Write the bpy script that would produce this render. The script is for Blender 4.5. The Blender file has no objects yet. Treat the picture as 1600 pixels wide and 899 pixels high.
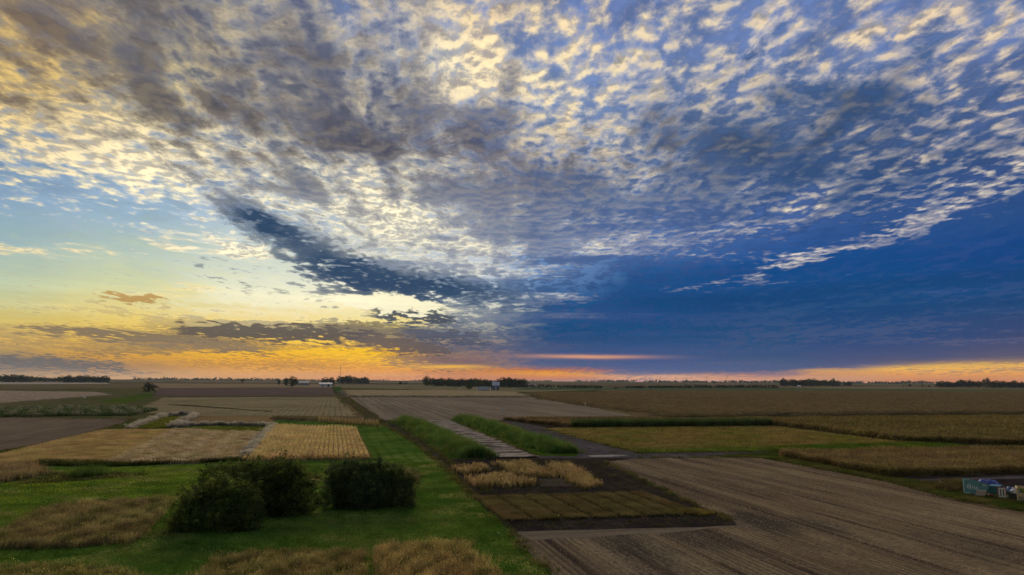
import bpy, math, random
import numpy as np
from mathutils import Vector, Matrix

SC = bpy.context.scene
COL = SC.collection
RNG = np.random.default_rng(7)
random.seed(7)

# ------------------------------------------------------------------ camera geometry
CAM_H = 18.0                       # drone hovers 18 m above the fields
PITCH = math.radians(7.59)
ROLL = math.radians(0.29)
FOC = 1081.0                       # focal length for a frame 1600 wide
_F = np.array([0, math.cos(PITCH), math.sin(PITCH)])
_U0 = np.array([0, -math.sin(PITCH), math.cos(PITCH)])
_R0 = np.array([1.0, 0, 0])
_R = math.cos(ROLL) * _R0 + math.sin(ROLL) * _U0
_U = -math.sin(ROLL) * _R0 + math.cos(ROLL) * _U0


def ray(px, py):
    d = _F * FOC + _R * (px - 800.0) + _U * (449.5 - py)
    return d / np.linalg.norm(d)


def at(px, py, z=0.0):
    """survey a point of the photograph onto the level ground"""
    d = ray(px, py)
    t = (z - CAM_H) / d[2]
    return np.array([d[0] * t, d[1] * t])


def azel(px, py):
    d = ray(px, py)
    return math.degrees(math.atan2(d[0], d[1])), math.degrees(math.asin(d[2]))


def srgb(r, g, b):
    def f(c):
        c /= 255.0
        return c / 12.92 if c <= 0.04045 else ((c + 0.055) / 1.055) ** 2.4
    return (f(r), f(g), f(b))


# ------------------------------------------------------------------ node helpers
class NT:
    def __init__(self, tree):
        self.t = tree
        self.x = 0

    def new(self, typ, **kw):
        n = self.t.nodes.new(typ)
        self.x += 40
        n.location = (self.x, 0)
        for k, v in kw.items():
            setattr(n, k, v)
        return n

    def put(self, sock, v):
        if isinstance(v, E):
            self.t.links.new(v.s, sock)
        elif isinstance(v, bpy.types.NodeSocket):
            self.t.links.new(v, sock)
        elif isinstance(v, (tuple, list)) and sock.type == 'RGBA' and len(v) == 3:
            sock.default_value = (*v, 1.0)
        else:
            sock.default_value = v

    def math(self, op, a, b=None, c=None, clamp=False):
        n = self.new('ShaderNodeMath', operation=op, use_clamp=clamp)
        self.put(n.inputs[0], a)
        if b is not None:
            self.put(n.inputs[1], b)
        if c is not None:
            self.put(n.inputs[2], c)
        return E(self, n.outputs[0])

    def vec(self, x, y, z=0.0):
        n = self.new('ShaderNodeCombineXYZ')
        for i, v in enumerate((x, y, z)):
            self.put(n.inputs[i], v)
        return E(self, n.outputs[0])

    def sep(self, v):
        n = self.new('ShaderNodeSeparateXYZ')
        self.put(n.inputs[0], v)
        return [E(self, o) for o in n.outputs]

    def noise(self, v, scale=1.0, detail=4.0, rough=0.5, lac=2.0, dist=0.0):
        n = self.new('ShaderNodeTexNoise', noise_dimensions='3D')
        self.put(n.inputs['Vector'], v)
        for k, x in (('Scale', scale), ('Detail', detail), ('Roughness', rough), ('Lacunarity', lac), ('Distortion', dist)):
            self.put(n.inputs[k], x)
        return E(self, n.outputs[0])

    def ss(self, v, lo, hi, a=0.0, b=1.0, mode='SMOOTHSTEP'):
        n = self.new('ShaderNodeMapRange', interpolation_type=mode)
        for i, x in enumerate((v, lo, hi, a, b)):
            self.put(n.inputs[i], x)
        return E(self, n.outputs[0])

    def mix(self, f, a, b, mode='MIX'):
        n = self.new('ShaderNodeMix', data_type='RGBA', blend_type=mode)
        self.put(n.inputs[0], f)
        self.put(n.inputs[6], a)
        self.put(n.inputs[7], b)
        return E(self, n.outputs[2])

    def ramp(self, f, stops, mode='LINEAR'):
        n = self.new('ShaderNodeValToRGB')
        cr = n.color_ramp
        cr.interpolation = mode
        while len(cr.elements) > 1:
            cr.elements.remove(cr.elements[-1])
        for i, (p, c) in enumerate(stops):
            e = cr.elements[0] if i == 0 else cr.elements.new(p)
            e.position = p
            e.color = c if len(c) == 4 else (*c, 1.0)
        self.put(n.inputs[0], f)
        return E(self, n.outputs[0]), E(self, n.outputs[1])


class E:
    def __init__(self, nt, s):
        self.nt, self.s = nt, s

    def __add__(self, o): return self.nt.math('ADD', self, o)
    __radd__ = __add__
    def __sub__(self, o): return self.nt.math('SUBTRACT', self, o)
    def __rsub__(self, o): return self.nt.math('SUBTRACT', o, self)
    def __mul__(self, o): return self.nt.math('MULTIPLY', self, o)
    __rmul__ = __mul__
    def __truediv__(self, o): return self.nt.math('DIVIDE', self, o)
    def __rtruediv__(self, o): return self.nt.math('DIVIDE', o, self)
# ------------------------------------------------------------------ sky
def build_world():
    w = bpy.data.worlds.new("World")
    SC.world = w
    w.use_nodes = True
    w.cycles.sampling_method = 'MANUAL'
    w.cycles.sample_map_resolution = 512
    t = w.node_tree
    t.nodes.clear()
    N = NT(t)
    tc = N.new('ShaderNodeTexCoord')
    dx, dy, dz = N.sep(tc.outputs['Generated'])
    DEG = 57.29578
    az = N.math('ARCTAN2', dx, dy) * DEG
    el = N.math('ARCSINE', dz) * DEG
    # flat cloud deck seen from below: direction -> place on the deck
    zz = N.math('MAXIMUM', dz, 0.0) * 0.92 + 0.06
    qx, qy = dx / zz, dy / zz
    # streets run towards a point slightly left of north
    VA = math.radians(-2.5)
    su = qx * math.cos(VA) - qy * math.sin(VA)
    sv = qx * math.sin(VA) + qy * math.cos(VA)
    wv = N.new('ShaderNodeTexNoise', noise_dimensions='3D')
    N.put(wv.inputs['Vector'], N.vec(su * 1.0, sv * 0.6, 3.7))
    wv.inputs['Scale'].default_value = 1.6
    wv.inputs['Detail'].default_value = 3
    w1, w2, w3 = N.sep(wv.outputs['Color'])
    w1, w2 = w1 - 0.5, w2 - 0.5
    su2 = su + w1 * 0.22
    sv2 = sv + w2 * 0.25
    nP = N.noise(N.vec(su2, sv2 * 0.70, 1.3), 15.5, 5.0, 0.52)          # puffs
    nQ = N.noise(N.vec(su2 + 0.007, sv2 * 0.70 + 0.024, 1.3), 15.5, 4.0, 0.52)   # the same, a step towards the sun
    nM = N.noise(N.vec(su2, sv2 * 0.48, 9.1), 6.8, 6.0, 0.58)           # groups
    nS = N.noise(N.vec(su2, sv2 * 0.16, 5.5), 3.4, 4.0, 0.5)           # streets
    nT = N.noise(N.vec(su + w1 * 0.10, sv * 0.10, 21.0), 9.0, 4.0, 0.5)           # thin streets
    nF = N.noise(N.vec(su, sv * 0.75, 15.0), 60.0, 3.0, 0.6)           # fine grain
    nF = (nF - 0.5) * N.ss(el, 7.0, 15.0) + 0.5
    nH = N.noise(N.vec(az * 0.055, el * 0.85, 2.2), 1.0, 5.0, 0.6)     # flat streaks near the horizon

    # wander of the large pattern (smaller near the horizon)
    amp = N.ss(el, 0.5, 22.0, 0.25, 3.6, 'LINEAR')
    nT = (nT - 0.5) * N.ss(el, 9.0, 17.0) + 0.5
    nS = (nS - 0.5) * N.ss(el, 8.0, 15.0, 0.3, 1.0) + 0.5
    elw = el + (nM - 0.5) * amp * 2.2 + (nP - 0.5) * amp * 0.9 + (nH - 0.5) * 1.0
    azw = az + w2 * 5.0 + (nM - 0.5) * 7.0

    ELMAX = 34.0

    def field(cols, e, a):
        """large-scale colour of one layer: a column of elevations for each of a few azimuths"""
        c0 = a0 = prev = None
        for px, stops in cols:
            azc = azel(px, 400)[0]
            st = []
            for py, rgb, al in stops:
                p = max(0.0, min(1.0, azel(px, py)[1] / ELMAX))
                st.append((p, (*srgb(*rgb), al)))
            st.sort(key=lambda s: s[0])
            cc, aa = N.ramp(e * (1 / ELMAX), st)
            if c0 is None:
                c0, a0 = cc, aa
            else:
                f = N.ss(a, prev, azc)
                c0 = N.mix(f, c0, cc)
                a0 = a0 + (aa - a0) * f
            prev = azc
        return c0, a0

    # open sky / flat cloud bank  (row y, colour, cover of the lit puffs)
    SKY = [
        (0, [(0, (128, 136, 156), .80), (120, (134, 144, 162), .82), (215, (118, 150, 185), .80), (262, (128, 160, 192), .62), (300, (136, 166, 194), .22), (375, (156, 182, 186), .14), (450, (196, 206, 168), .10), (500, (214, 192, 112), .10), (530, (212, 172, 92), .0), (556, (170, 140, 98), .0), (566, (136, 122, 110), .0), (578, (150, 126, 104), .0), (592, (184, 146, 108), .0)]),
        (200, [(0, (116, 126, 154), .74), (150, (134, 146, 168), .76), (260, (136, 168, 206), .80), (300, (150, 178, 204), .50), (335, (152, 180, 200), .20), (385, (176, 196, 188), .20), (450, (216, 218, 168), .12), (500, (232, 204, 116), .10), (535, (230, 184, 76), .0), (560, (216, 158, 68), .0), (574, (176, 134, 92), .0), (592, (206, 158, 112), .0)]),
        (400, [(0, (96, 120, 170), .62), (150, (122, 140, 172), .66), (260, (152, 172, 200), .74), (330, (176, 198, 222), .68), (385, (196, 210, 208), .26), (440, (228, 230, 204), .12), (475, (248, 240, 200), .06), (510, (244, 214, 126), .06), (545, (246, 192, 48), .0), (566, (236, 170, 58), .0), (592, (218, 154, 100), .0)]),
        (600, [(0, (78, 122, 190), .60), (90, (88, 132, 198), .66), (200, (116, 136, 172), .66), (300, (170, 182, 198), .76), (380, (206, 214, 220), .84), (430, (206, 214, 218), .50), (470, (255, 246, 208), .10), (512, (246, 222, 132), .10), (550, (252, 198, 40), .0), (576, (234, 162, 66), .0), (592, (220, 146, 104), .0)]),
        (720, [(0, (72, 120, 194), .66), (90, (90, 138, 206), .76), (200, (120, 158, 212), .80), (300, (150, 176, 214), .84), (400, (180, 196, 218), .80), (455, (190, 206, 216), .50), (485, (214, 214, 196), .25), (520, (150, 148, 140), .12), (552, (140, 116, 108), .0), (570, (150, 116, 102), .0), (578, (206, 132, 64), .0), (592, (206, 128, 86), .0)]),
        (860, [(0, (60, 112, 192), .62), (90, (74, 126, 202), .66), (200, (104, 148, 210), .72), (300, (122, 154, 206), .74), (390, (120, 150, 196), .66), (445, (92, 128, 176), .42), (475, (32, 84, 136), .16), (520, (24, 74, 122), .04), (555, (62, 84, 128), .0), (573, (84, 94, 130), .0), (580, (196, 112, 60), .0), (585, (240, 160, 40), .0), (590, (214, 122, 66), .0), (594, (176, 118, 104), .0)]),
        (1000, [(0, (58, 112, 194), .60), (90, (70, 122, 200), .62), (200, (94, 140, 206), .68), (300, (104, 142, 204), .68), (380, (88, 126, 184), .56), (430, (34, 84, 142), .22), (470, (20, 70, 122), .06), (520, (26, 76, 124), .0), (555, (56, 82, 130), .0), (578, (74, 92, 138), .0), (585, (110, 104, 130), .0), (590, (232, 166, 112), .0), (595, (186, 136, 134), .0)]),
        (1200, [(0, (58, 116, 200), .58), (90, (60, 116, 196), .58), (200, (76, 124, 196), .60), (300, (72, 114, 180), .60), (370, (54, 98, 164), .48), (415, (20, 76, 138), .16), (480, (22, 68, 118), .04), (535, (36, 76, 122), .0), (565, (64, 86, 126), .0), (582, (78, 92, 132), .0), (588, (170, 122, 116), .0), (592, (216, 146, 108), .0), (598, (202, 146, 124), .0)]),
        (1300, [(0, (56, 114, 200), .57), (90, (56, 114, 194), .57), (200, (64, 113, 184), .59), (295, (58, 103, 169), .59), (355, (44, 90, 156), .37), (408, (18, 74, 136), .12), (475, (22, 69, 119), .04), (533, (40, 72, 122), .0), (563, (72, 84, 126), .0), (577, (84, 92, 130), .0), (581, (216, 160, 100), .0), (589, (214, 148, 98), .0), (598, (200, 140, 110), .0)]),
        (1400, [(0, (54, 114, 200), .56), (90, (54, 112, 192), .56), (200, (52, 102, 172), .58), (290, (44, 92, 158), .58), (340, (36, 84, 148), .26), (400, (18, 72, 134), .08), (470, (22, 70, 120), .04), (530, (42, 72, 120), .0), (560, (76, 84, 122), .0), (572, (100, 94, 114), .0), (575, (236, 178, 86), .0), (586, (222, 146, 78), .0), (598, (206, 128, 84), .0)]),
        (1600, [(0, (58, 112, 190), .56), (90, (44, 100, 178), .54), (180, (40, 92, 164), .54), (255, (42, 88, 154), .56), (292, (36, 82, 146), .25), (380, (18, 68, 130), .06), (470, (28, 70, 118), .04), (530, (62, 74, 114), .0), (558, (92, 88, 112), .0), (566, (126, 106, 106), .0), (569, (244, 186, 82), .0), (584, (224, 152, 78), .0), (598, (206, 126, 82), .0)]),
    ]
    # lit puffs
    LIT = [
        (0, [(0, (212, 184, 128), 1), (120, (226, 198, 134), 1), (230, (232, 216, 180), 1), (330, (222, 218, 196), 1), (450, (240, 214, 138), 1), (540, (240, 200, 100), 1)]),
        (200, [(0, (196, 184, 158), 1), (120, (222, 204, 158), 1), (230, (244, 230, 196), 1), (330, (238, 230, 206), 1), (450, (246, 222, 150), 1), (540, (244, 196, 80), 1)]),
        (400, [(0, (206, 194, 170), 1), (150, (210, 196, 170), 1), (260, (248, 236, 206), 1), (380, (250, 242, 214), 1), (450, (252, 238, 190), 1), (540, (250, 204, 80), 1)]),
        (620, [(0, (222, 208, 184), 1), (120, (240, 228, 200), 1), (230, (216, 206, 188), 1), (330, (248, 240, 214), 1), (400, (236, 230, 206), 1), (470, (255, 248, 214), 1), (540, (252, 210, 90), 1)]),
        (800, [(0, (232, 212, 178), 1), (120, (244, 228, 194), 1), (250, (230, 212, 182), 1), (350, (226, 212, 182), 1), (450, (226, 228, 222), 1), (540, (220, 160, 100), 1)]),
        (1100, [(0, (228, 212, 186), 1), (200, (218, 204, 182), 1), (330, (226, 212, 188), 1), (420, (232, 222, 206), 1), (540, (120, 120, 146), 1)]),
        (1600, [(0, (222, 204, 180), 1), (200, (212, 198, 182), 1), (280, (224, 212, 196), 1), (420, (112, 120, 156), 1), (540, (110, 106, 130), 1)]),
    ]
    # cloud in its own shade   (alpha: cover)
    DARK = [
        (0, [(0, (120, 108, 106), .88), (120, (126, 114, 106), .76), (230, (160, 156, 158), .38), (290, (170, 180, 190), .05), (450, (190, 186, 150), .1), (505, (180, 150, 96), .25), (535, (150, 128, 98), .40), (560, (126, 114, 106), .7), (590, (150, 128, 108), .2)]),
        (200, [(0, (102, 98, 110), .90), (100, (108, 102, 106), .90), (180, (122, 114, 110), .78), (250, (140, 130, 122), .55), (310, (170, 180, 190), .05), (430, (200, 190, 150), .16), (500, (190, 160, 96), .30), (525, (150, 124, 90), .55), (555, (164, 128, 82), .5), (590, (180, 136, 96), .2)]),
        (400, [(0, (96, 98, 118), .82), (90, (98, 94, 102), .98), (190, (96, 89, 94), 1.0), (260, (100, 93, 98), .88), (330, (70, 82, 110), .60), (375, (54, 76, 108), .45), (415, (60, 84, 112), .15), (480, (180, 170, 140), .15), (515, (120, 106, 92), .55), (555, (190, 132, 62), .45), (590, (200, 136, 86), .2)]),
        (600, [(0, (108, 112, 136), .62), (90, (102, 102, 116), .80), (190, (78, 76, 96), .96), (270, (84, 80, 98), .90), (340, (100, 94, 104), .72), (400, (62, 84, 116), .62), (440, (34, 72, 112), .85), (468, (60, 88, 114), .3), (490, (120, 112, 100), .40), (520, (84, 84, 96), .62), (555, (180, 126, 66), .45), (590, (204, 132, 84), .2)]),
        (750, [(0, (104, 114, 148), .54), (100, (104, 112, 142), .60), (200, (72, 78, 110), .90), (300, (66, 70, 100), .92), (390, (82, 88, 112), .82), (450, (52, 82, 124), .70), (500, (60, 84, 122), .66), (545, (84, 88, 112), .7), (570, (110, 96, 110), .5), (592, (150, 104, 92), .2)]),
        (1000, [(0, (80, 106, 142), .50), (100, (76, 100, 136), .58), (200, (60, 86, 124), .72), (300, (60, 82, 116), .82), (390, (66, 88, 138), .70), (450, (24, 68, 124), .4), (560, (66, 80, 124), .4), (592, (120, 104, 124), .1)]),
        (1300, [(0, (64, 98, 140), .52), (100, (56, 92, 132), .60), (200, (52, 84, 122), .74), (300, (44, 80, 120), .78), (390, (40, 76, 136), .45), (470, (40, 78, 122), .4), (560, (84, 90, 120), .4), (592, (150, 116, 110), .1)]),
        (1600, [(0, (80, 106, 142), .50), (100, (48, 92, 142), .56), (200, (54, 90, 132), .64), (290, (40, 82, 132), .60), (390, (44, 74, 132), .40), (470, (54, 80, 122), .4), (560, (104, 94, 114), .3), (592, (160, 120, 104), .1)]),
    ]
    skc, lit_cover = field(SKY, elw, azw)
    ltc, _ = field(LIT, elw, azw)
    dkc, dark_cover = field(DARK, elw, azw)

    warped = N.vec(az + w1 * 3.0, el + (nM - 0.5) * 3.0, 0.0)
    # single features of the deck (place, size, tilt -> more lit / more shaded cloud)
    def blob(x0, y0, x1, y1, width, soft=1.0):
        (a0, e0), (a1, e1) = azel(x0, y0), azel(x1, y1)
        la = (a1 - a0) * 0.5; le = (e1 - e0) * 0.5
        L = math.hypot(la, le) + 1e-6
        ux, uy = la / L, le / L
        W = width / 1081 * 57.3
        mp = N.new('ShaderNodeMapping', vector_type='TEXTURE')
        N.put(mp.inputs['Vector'], warped)
        mp.inputs['Location'].default_value = (a0 + la, e0 + le, 0)
        mp.inputs['Rotation'].default_value = (0, 0, math.atan2(uy, ux))
        mp.inputs['Scale'].default_value = (L + W * 0.6, W, 1)
        vd = N.new('ShaderNodeVectorMath', operation='DOT_PRODUCT')
        t.links.new(mp.outputs[0], vd.inputs[0])
        t.links.new(mp.outputs[0], vd.inputs[1])
        return N.math('POWER', 0.36788, E(N, vd.outputs['Value']))

    def add(base, k, *b):
        return base + blob(*b) * k
    for k, b in [(.55, (1120, 438, 1340, 384, 10)), (.55, (1320, 388, 1610, 280, 15)), (.22, (1150, 360, 1420, 300, 14)),
                 (.25, (690, 110, 760, 40, 60)), (.22, (560, 350, 640, 330, 45)), (.18, (120, 190, 330, 330, 40)),
                 (.34, (1330, 50, 1500, 25, 14)), (.28, (640, 380, 800, 395, 25)), (.32, (800, 465, 900, 470, 14)), (.50, (-40, 385, 60, 392, 12)), (.5, (80, 380, 190, 390, 12)),
                 (.5, (200, 368, 290, 384, 12)), (.55, (310, 372, 440, 410, 18)), (.5, (80, 462, 130, 468, 8)), (.55, (150, 448, 360, 468, 14)), (.4, (0, 500, 60, 496, 8)), (.4, (250, 440, 330, 452, 8))]:
        lit_cover = add(lit_cover, k, *b)
    for k, b in [(.6, (330, 318, 450, 362, 18)), (.52, (450, 385, 600, 448, 28)), (.62, (580, 435, 790, 458, 22)), (.22, (180, 80, 240, 100, 25)),
                 (.28, (430, 290, 520, 300, 20)), (.30, (670, 175, 780, 190, 20)), (.35, (860, 290, 940, 330, 40)), (.35, (800, 370, 900, 400, 16)),
                 (.5, (590, 485, 700, 502, 14)), (.50, (290, 516, 560, 526, 10)), (.55, (80, 516, 420, 550, 6)), (.7, (150, 466, 250, 470, 4)), (.55, (560, 540, 720, 560, 12)), (.6, (570, 525, 650, 530, 12)), (.5, (100, 552, 300, 545, 5)), (-.3, (560, 500, 600, 470, 14)),
                 (.35, (1250, 150, 1420, 160, 24)), (.3, (1060, 200, 1250, 260, 30)), (.3, (470, 190, 600, 230, 22))]:
        dark_cover = add(dark_cover, k, *b)

    # shaded cloud: broad, stretched along the streets
    bD = (nS - 0.5) * 0.8 + (nM - 0.5) * 1.05 + (nP - 0.5) * 0.70 + (nT - 0.5) * -0.25 + (nF - 0.5) * 0.22 + (nH - 0.5) * N.ss(el, 3.0, 9.0, 1.7, 0.0) + 0.5
    tD = 0.95 - dark_cover * 0.84
    bD = (bD - 0.5) * N.ss(el, 9.0, 17.0, 1.75, 1.0) + 0.5
    aD = N.ss((bD - tD) * N.ss(el, 4.0, 12.0, 2.4, 1.0), -0.22, 0.22)
    deep = N.ss(bD - tD, 0.08, 0.46)
    # lit puffs
    low = N.ss(el, 2.0, 9.0)
    bL = (nP - 0.5) * N.ss(el, 5.0, 13.0, 0.5, 1.45) + (nM - 0.5) * N.ss(el, 4.0, 12.0, 0.2, 0.62) + (nT - 0.5) * 0.42 + (nF - 0.5) * 0.22 + (nH - 0.5) * N.ss(el, 8.0, 17.0, 1.9, 0.0) + 0.5
    tL = N.ss(az, -12.0, 14.0, 0.965, 1.0) - lit_cover * 0.80
    aL = N.ss(bL - tL, -0.18, 0.12)
    core = N.ss(bL - tL, -0.02, 0.24)
    ltc = N.mix(N.ss(bL - tL, 0.12, 0.42) * (1.0 - aD * 0.6), ltc, N.mix(1.0, ltc, (1.22, 1.18, 1.10), 'MULTIPLY'))
    side = N.ss(nQ - nP, -0.10, 0.12)      # the side turned from the sun is greyer

    hv = N.new('ShaderNodeHueSaturation')
    N.put(hv.inputs['Color'], skc)
    N.put(hv.inputs['Saturation'], N.ss(el, 8.0, 20.0, 1.0, 0.66))
    N.put(hv.inputs['Value'], N.ss(nM, 0.30, 0.66, N.ss(el, 9.0, 18.0, 1.0, 0.66), N.ss(el, 9.0, 18.0, 1.0, 1.12)))
    lift = E(N, hv.outputs[0])
    dkc = N.mix(N.ss(nM + (nP - 0.5) * 0.6, 0.36, 0.66) * N.ss(el, 13.0, 19.0), N.mix(0.30, dkc, lift), N.mix(0.36, dkc, (0.045, 0.05, 0.075)))
    col = N.mix(aD * 0.94, lift, dkc)
    # thin fringe first, then the body of each puff
    fringe = N.mix(0.38, lift, ltc)
    col = N.mix(aL * (1.0 - deep * 0.70), col, fringe)
    body = N.mix(side * 0.62, ltc, dkc)
    col = N.mix(core * (1.0 - deep * 0.62), col, body)
    # dark folds on top
    col = N.mix(deep * 0.60, col, dkc)
    gm = N.new('ShaderNodeGamma')
    N.put(gm.inputs['Color'], col)
    gm.inputs['Gamma'].default_value = 1.24
    col = N.mix(N.ss(el, 9.0, 16.0), col, N.mix(1.0, E(N, gm.outputs[0]), (1.16, 1.16, 1.14), 'MULTIPLY'))
    # the torn dark wedge that sweeps down to the glow
    hook = N.math('MINIMUM', blob(335, 318, 455, 366, 18) + blob(450, 385, 610, 446, 36) + blob(590, 436, 810, 462, 25), 1.0)
    torn = N.ss((nP - 0.5) * 2.0 + (nM - 0.5) * 1.7 + (nH - 0.5) * 1.2 + hook * 0.75, 0.22, 0.62)
    col = N.mix(torn * hook * 0.95, col, (0.022, 0.058, 0.125))
    # broken bars of low cloud across the glow
    rag = (nH - 0.5) * 3.2 + (nM - 0.5) * 0.8 + 0.5
    for b, rgb, k in [((80, 514, 420, 548, 7), (128, 112, 92), .9), ((290, 517, 560, 525, 10), (88, 82, 80), .9), ((165, 462, 255, 471, 4.5), (190, 150, 88), .9), ((575, 488, 710, 500, 10), (70, 78, 92), .9),
                      ((560, 528, 705, 552, 12), (92, 84, 88), .85), ((-40, 562, 215, 574, 9), (108, 104, 104), .95), ((600, 560, 770, 571, 7), (120, 96, 98), .85), ((110, 552, 310, 545, 4), (150, 122, 84), .8),
                      ((250, 566, 520, 574, 4), (178, 128, 72), .7), ((520, 508, 640, 512, 6), (120, 108, 90), .8), ((640, 520, 760, 535, 9), (74, 80, 100), .8), ((540, 468, 700, 482, 13), (255, 247, 208), .95)]:
        m = blob(*b)
        col = N.mix(N.ss(m * 1.25 + rag * 0.55, 0.52, 0.86) * N.ss(m, 0.04, 0.3) * k, col, srgb(*rgb))
    # faint streaks in the flat bank and low bands
    stk = (nH - 0.5) * N.ss(el, 1.0, 14.0, 0.60, 0.1)
    hs = N.new('ShaderNodeHueSaturation')
    N.put(hs.inputs['Value'], stk + 1.0)
    N.put(hs.inputs['Color'], col)
    col = E(N, hs.outputs[0])
    # thin bright slits
    for b, rgb, k in [((830, 557, 1010, 558, 3), (226, 160, 120), .85), ((640, 572, 760, 573, 3), (252, 190, 60), .8), ((1000, 588, 1100, 588, 2), (236, 170, 130), .6),
                      ((440, 545, 640, 566, 7), (252, 196, 50), .45), ((1380, 575, 1600, 568, 4), (246, 190, 80), .6)]:
        (a0, e0), (a1, e1) = azel(*b[:2]), azel(*b[2:4])
        W = b[4] / 1081 * 57.3
        ca, ce, la = (a0 + a1) / 2, (e0 + e1) / 2, abs(a1 - a0) / 2
        sl = (e1 - e0) / (a1 - a0)
        u = (az - ca) / la
        v = (el - ce - (az - ca) * sl + (nH - 0.5) * 0.5) / W
        col = N.mix(N.math('EXPONENT', (u * u + v * v) * -1.0) * k, col, srgb(*rgb))

    # behind the camera: the plain dusk sky
    sk = N.new('ShaderNodeTexSky', sky_type='NISHITA')
    sk.sun_disc = False
    sk.sun_elevation = math.radians(3.0)
    sk.sun_rotation = math.radians(-9.0)
    nis = N.mix(1.0, E(N, sk.outputs[0]), (0.15, 0.15, 0.15), 'MULTIPLY')
    col = N.mix(N.ss(el, -0.4, -1.5), col, (0.045, 0.04, 0.03))
    back = N.ss(dy, 0.15, -0.35)
    nis2 = N.mix(0.55, nis, dkc)
    col = N.mix(back, col, nis2)
    bg = N.new('ShaderNodeBackground')
    N.put(bg.inputs['Color'], col)
    bg.inputs['Strength'].default_value = 1.0
    out = N.new('ShaderNodeOutputWorld')
    t.links.new(bg.outputs[0], out.inputs['Surface'])


build_world()
# ------------------------------------------------------------------ object helpers
def tag(o, label=None, cat=None, group=None, kind=None):
    if label: o['label'] = label
    if cat: o['category'] = cat
    if group: o['group'] = group
    if kind: o['kind'] = kind
    return o


def empty(name, loc=(0, 0, 0), rz=0.0):
    o = bpy.data.objects.new(name, None)
    o.empty_display_size = 0.3
    COL.objects.link(o)
    o.location = loc
    o.rotation_euler = (0, 0, rz)
    return o


def link(name, me, mat, parent=None, loc=None):
    o = bpy.data.objects.new(name, me)
    COL.objects.link(o)
    if mat is not None and not me.materials:
        me.materials.append(mat)
    if parent is not None:
        o.parent = parent
    if loc is not None:
        o.location = loc
    return o


class MB:
    """collects boxes, tubes and polygons into one mesh"""
    def __init__(self):
        self.v, self.f = [], []

    def quad(self, *pts):
        b = len(self.v)
        self.v += [tuple(p) for p in pts]
        self.f.append(tuple(range(b, b + len(pts))))
        return self

    def box(self, x0, x1, y0, y1, z0, z1, M=None):
        b = len(self.v)
        c = [(x0, y0, z0), (x1, y0, z0), (x1, y1, z0), (x0, y1, z0), (x0, y0, z1), (x1, y0, z1), (x1, y1, z1), (x0, y1, z1)]
        if M is not None:
            c = [tuple(M @ Vector(p)) for p in c]
        self.v += c
        for f in ((0, 3, 2, 1), (4, 5, 6, 7), (0, 1, 5, 4), (1, 2, 6, 5), (2, 3, 7, 6), (3, 0, 4, 7)):
            self.f.append(tuple(b + i for i in f))
        return self

    def tube(self, pts, rad, n=6, cap=True):
        b = len(self.v)
        pts = [Vector(p) for p in pts]
        for i, p in enumerate(pts):
            d = (pts[min(i + 1, len(pts) - 1)] - pts[max(i - 1, 0)]).normalized()
            a = Vector((1, 0, 0)) if abs(d.x) < 0.8 else Vector((0, 1, 0))
            u = d.cross(a).normalized(); w = d.cross(u)
            r = rad[i] if isinstance(rad, (list, tuple)) else rad
            for k in range(n):
                t = 2 * math.pi * k / n
                self.v.append(tuple(p + (u * math.cos(t) + w * math.sin(t)) * r))
        for i in range(len(pts) - 1):
            for k in range(n):
                a0 = b + i * n + k; a1 = b + i * n + (k + 1) % n
                self.f.append((a0, a1, a1 + n, a0 + n))
        if cap:
            self.f.append(tuple(b + k for k in reversed(range(n))))
            self.f.append(tuple(b + (len(pts) - 1) * n + k for k in range(n)))
        return self

    def build(self, name, mat, parent=None, loc=None, smooth=False):
        me = bpy.data.meshes.new(name)
        me.from_pydata(self.v, [], self.f)
        if smooth:
            me.polygons.foreach_set('use_smooth', [True] * len(me.polygons))
        me.update()
        return link(name, me, mat, parent, loc)


def tri_mesh(name, V, C):
    """V (n,3,3) triangles, C (n,3,3) linear colours of the plants, darker at the feet; crop sides include painted shade"""
    n = len(V)
    me = bpy.data.meshes.new(name)
    me.vertices.add(n * 3)
    me.vertices.foreach_set('co', np.ascontiguousarray(V, dtype=np.float32).ravel())
    me.loops.add(n * 3)
    me.loops.foreach_set('vertex_index', np.arange(n * 3, dtype=np.int32))
    me.polygons.add(n)
    me.polygons.foreach_set('loop_start', np.arange(0, n * 3, 3, dtype=np.int32))
    me.polygons.foreach_set('loop_total', np.full(n, 3, dtype=np.int32))
    a = me.color_attributes.new('tissue', 'FLOAT_COLOR', 'POINT')
    cc = np.ones((n * 3, 4), dtype=np.float32)
    cc[:, :3] = C.reshape(-1, 3)
    a.data.foreach_set('color', cc.ravel())
    me.update(calc_edges=True)
    return me


# ------------------------------------------------------------------ materials
def new_mat(name):
    m = bpy.data.materials.new(name)
    m.use_nodes = True
    t = m.node_tree
    t.nodes.clear()
    N = NT(t)
    out = N.new('ShaderNodeOutputMaterial')
    return m, N, out


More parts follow.
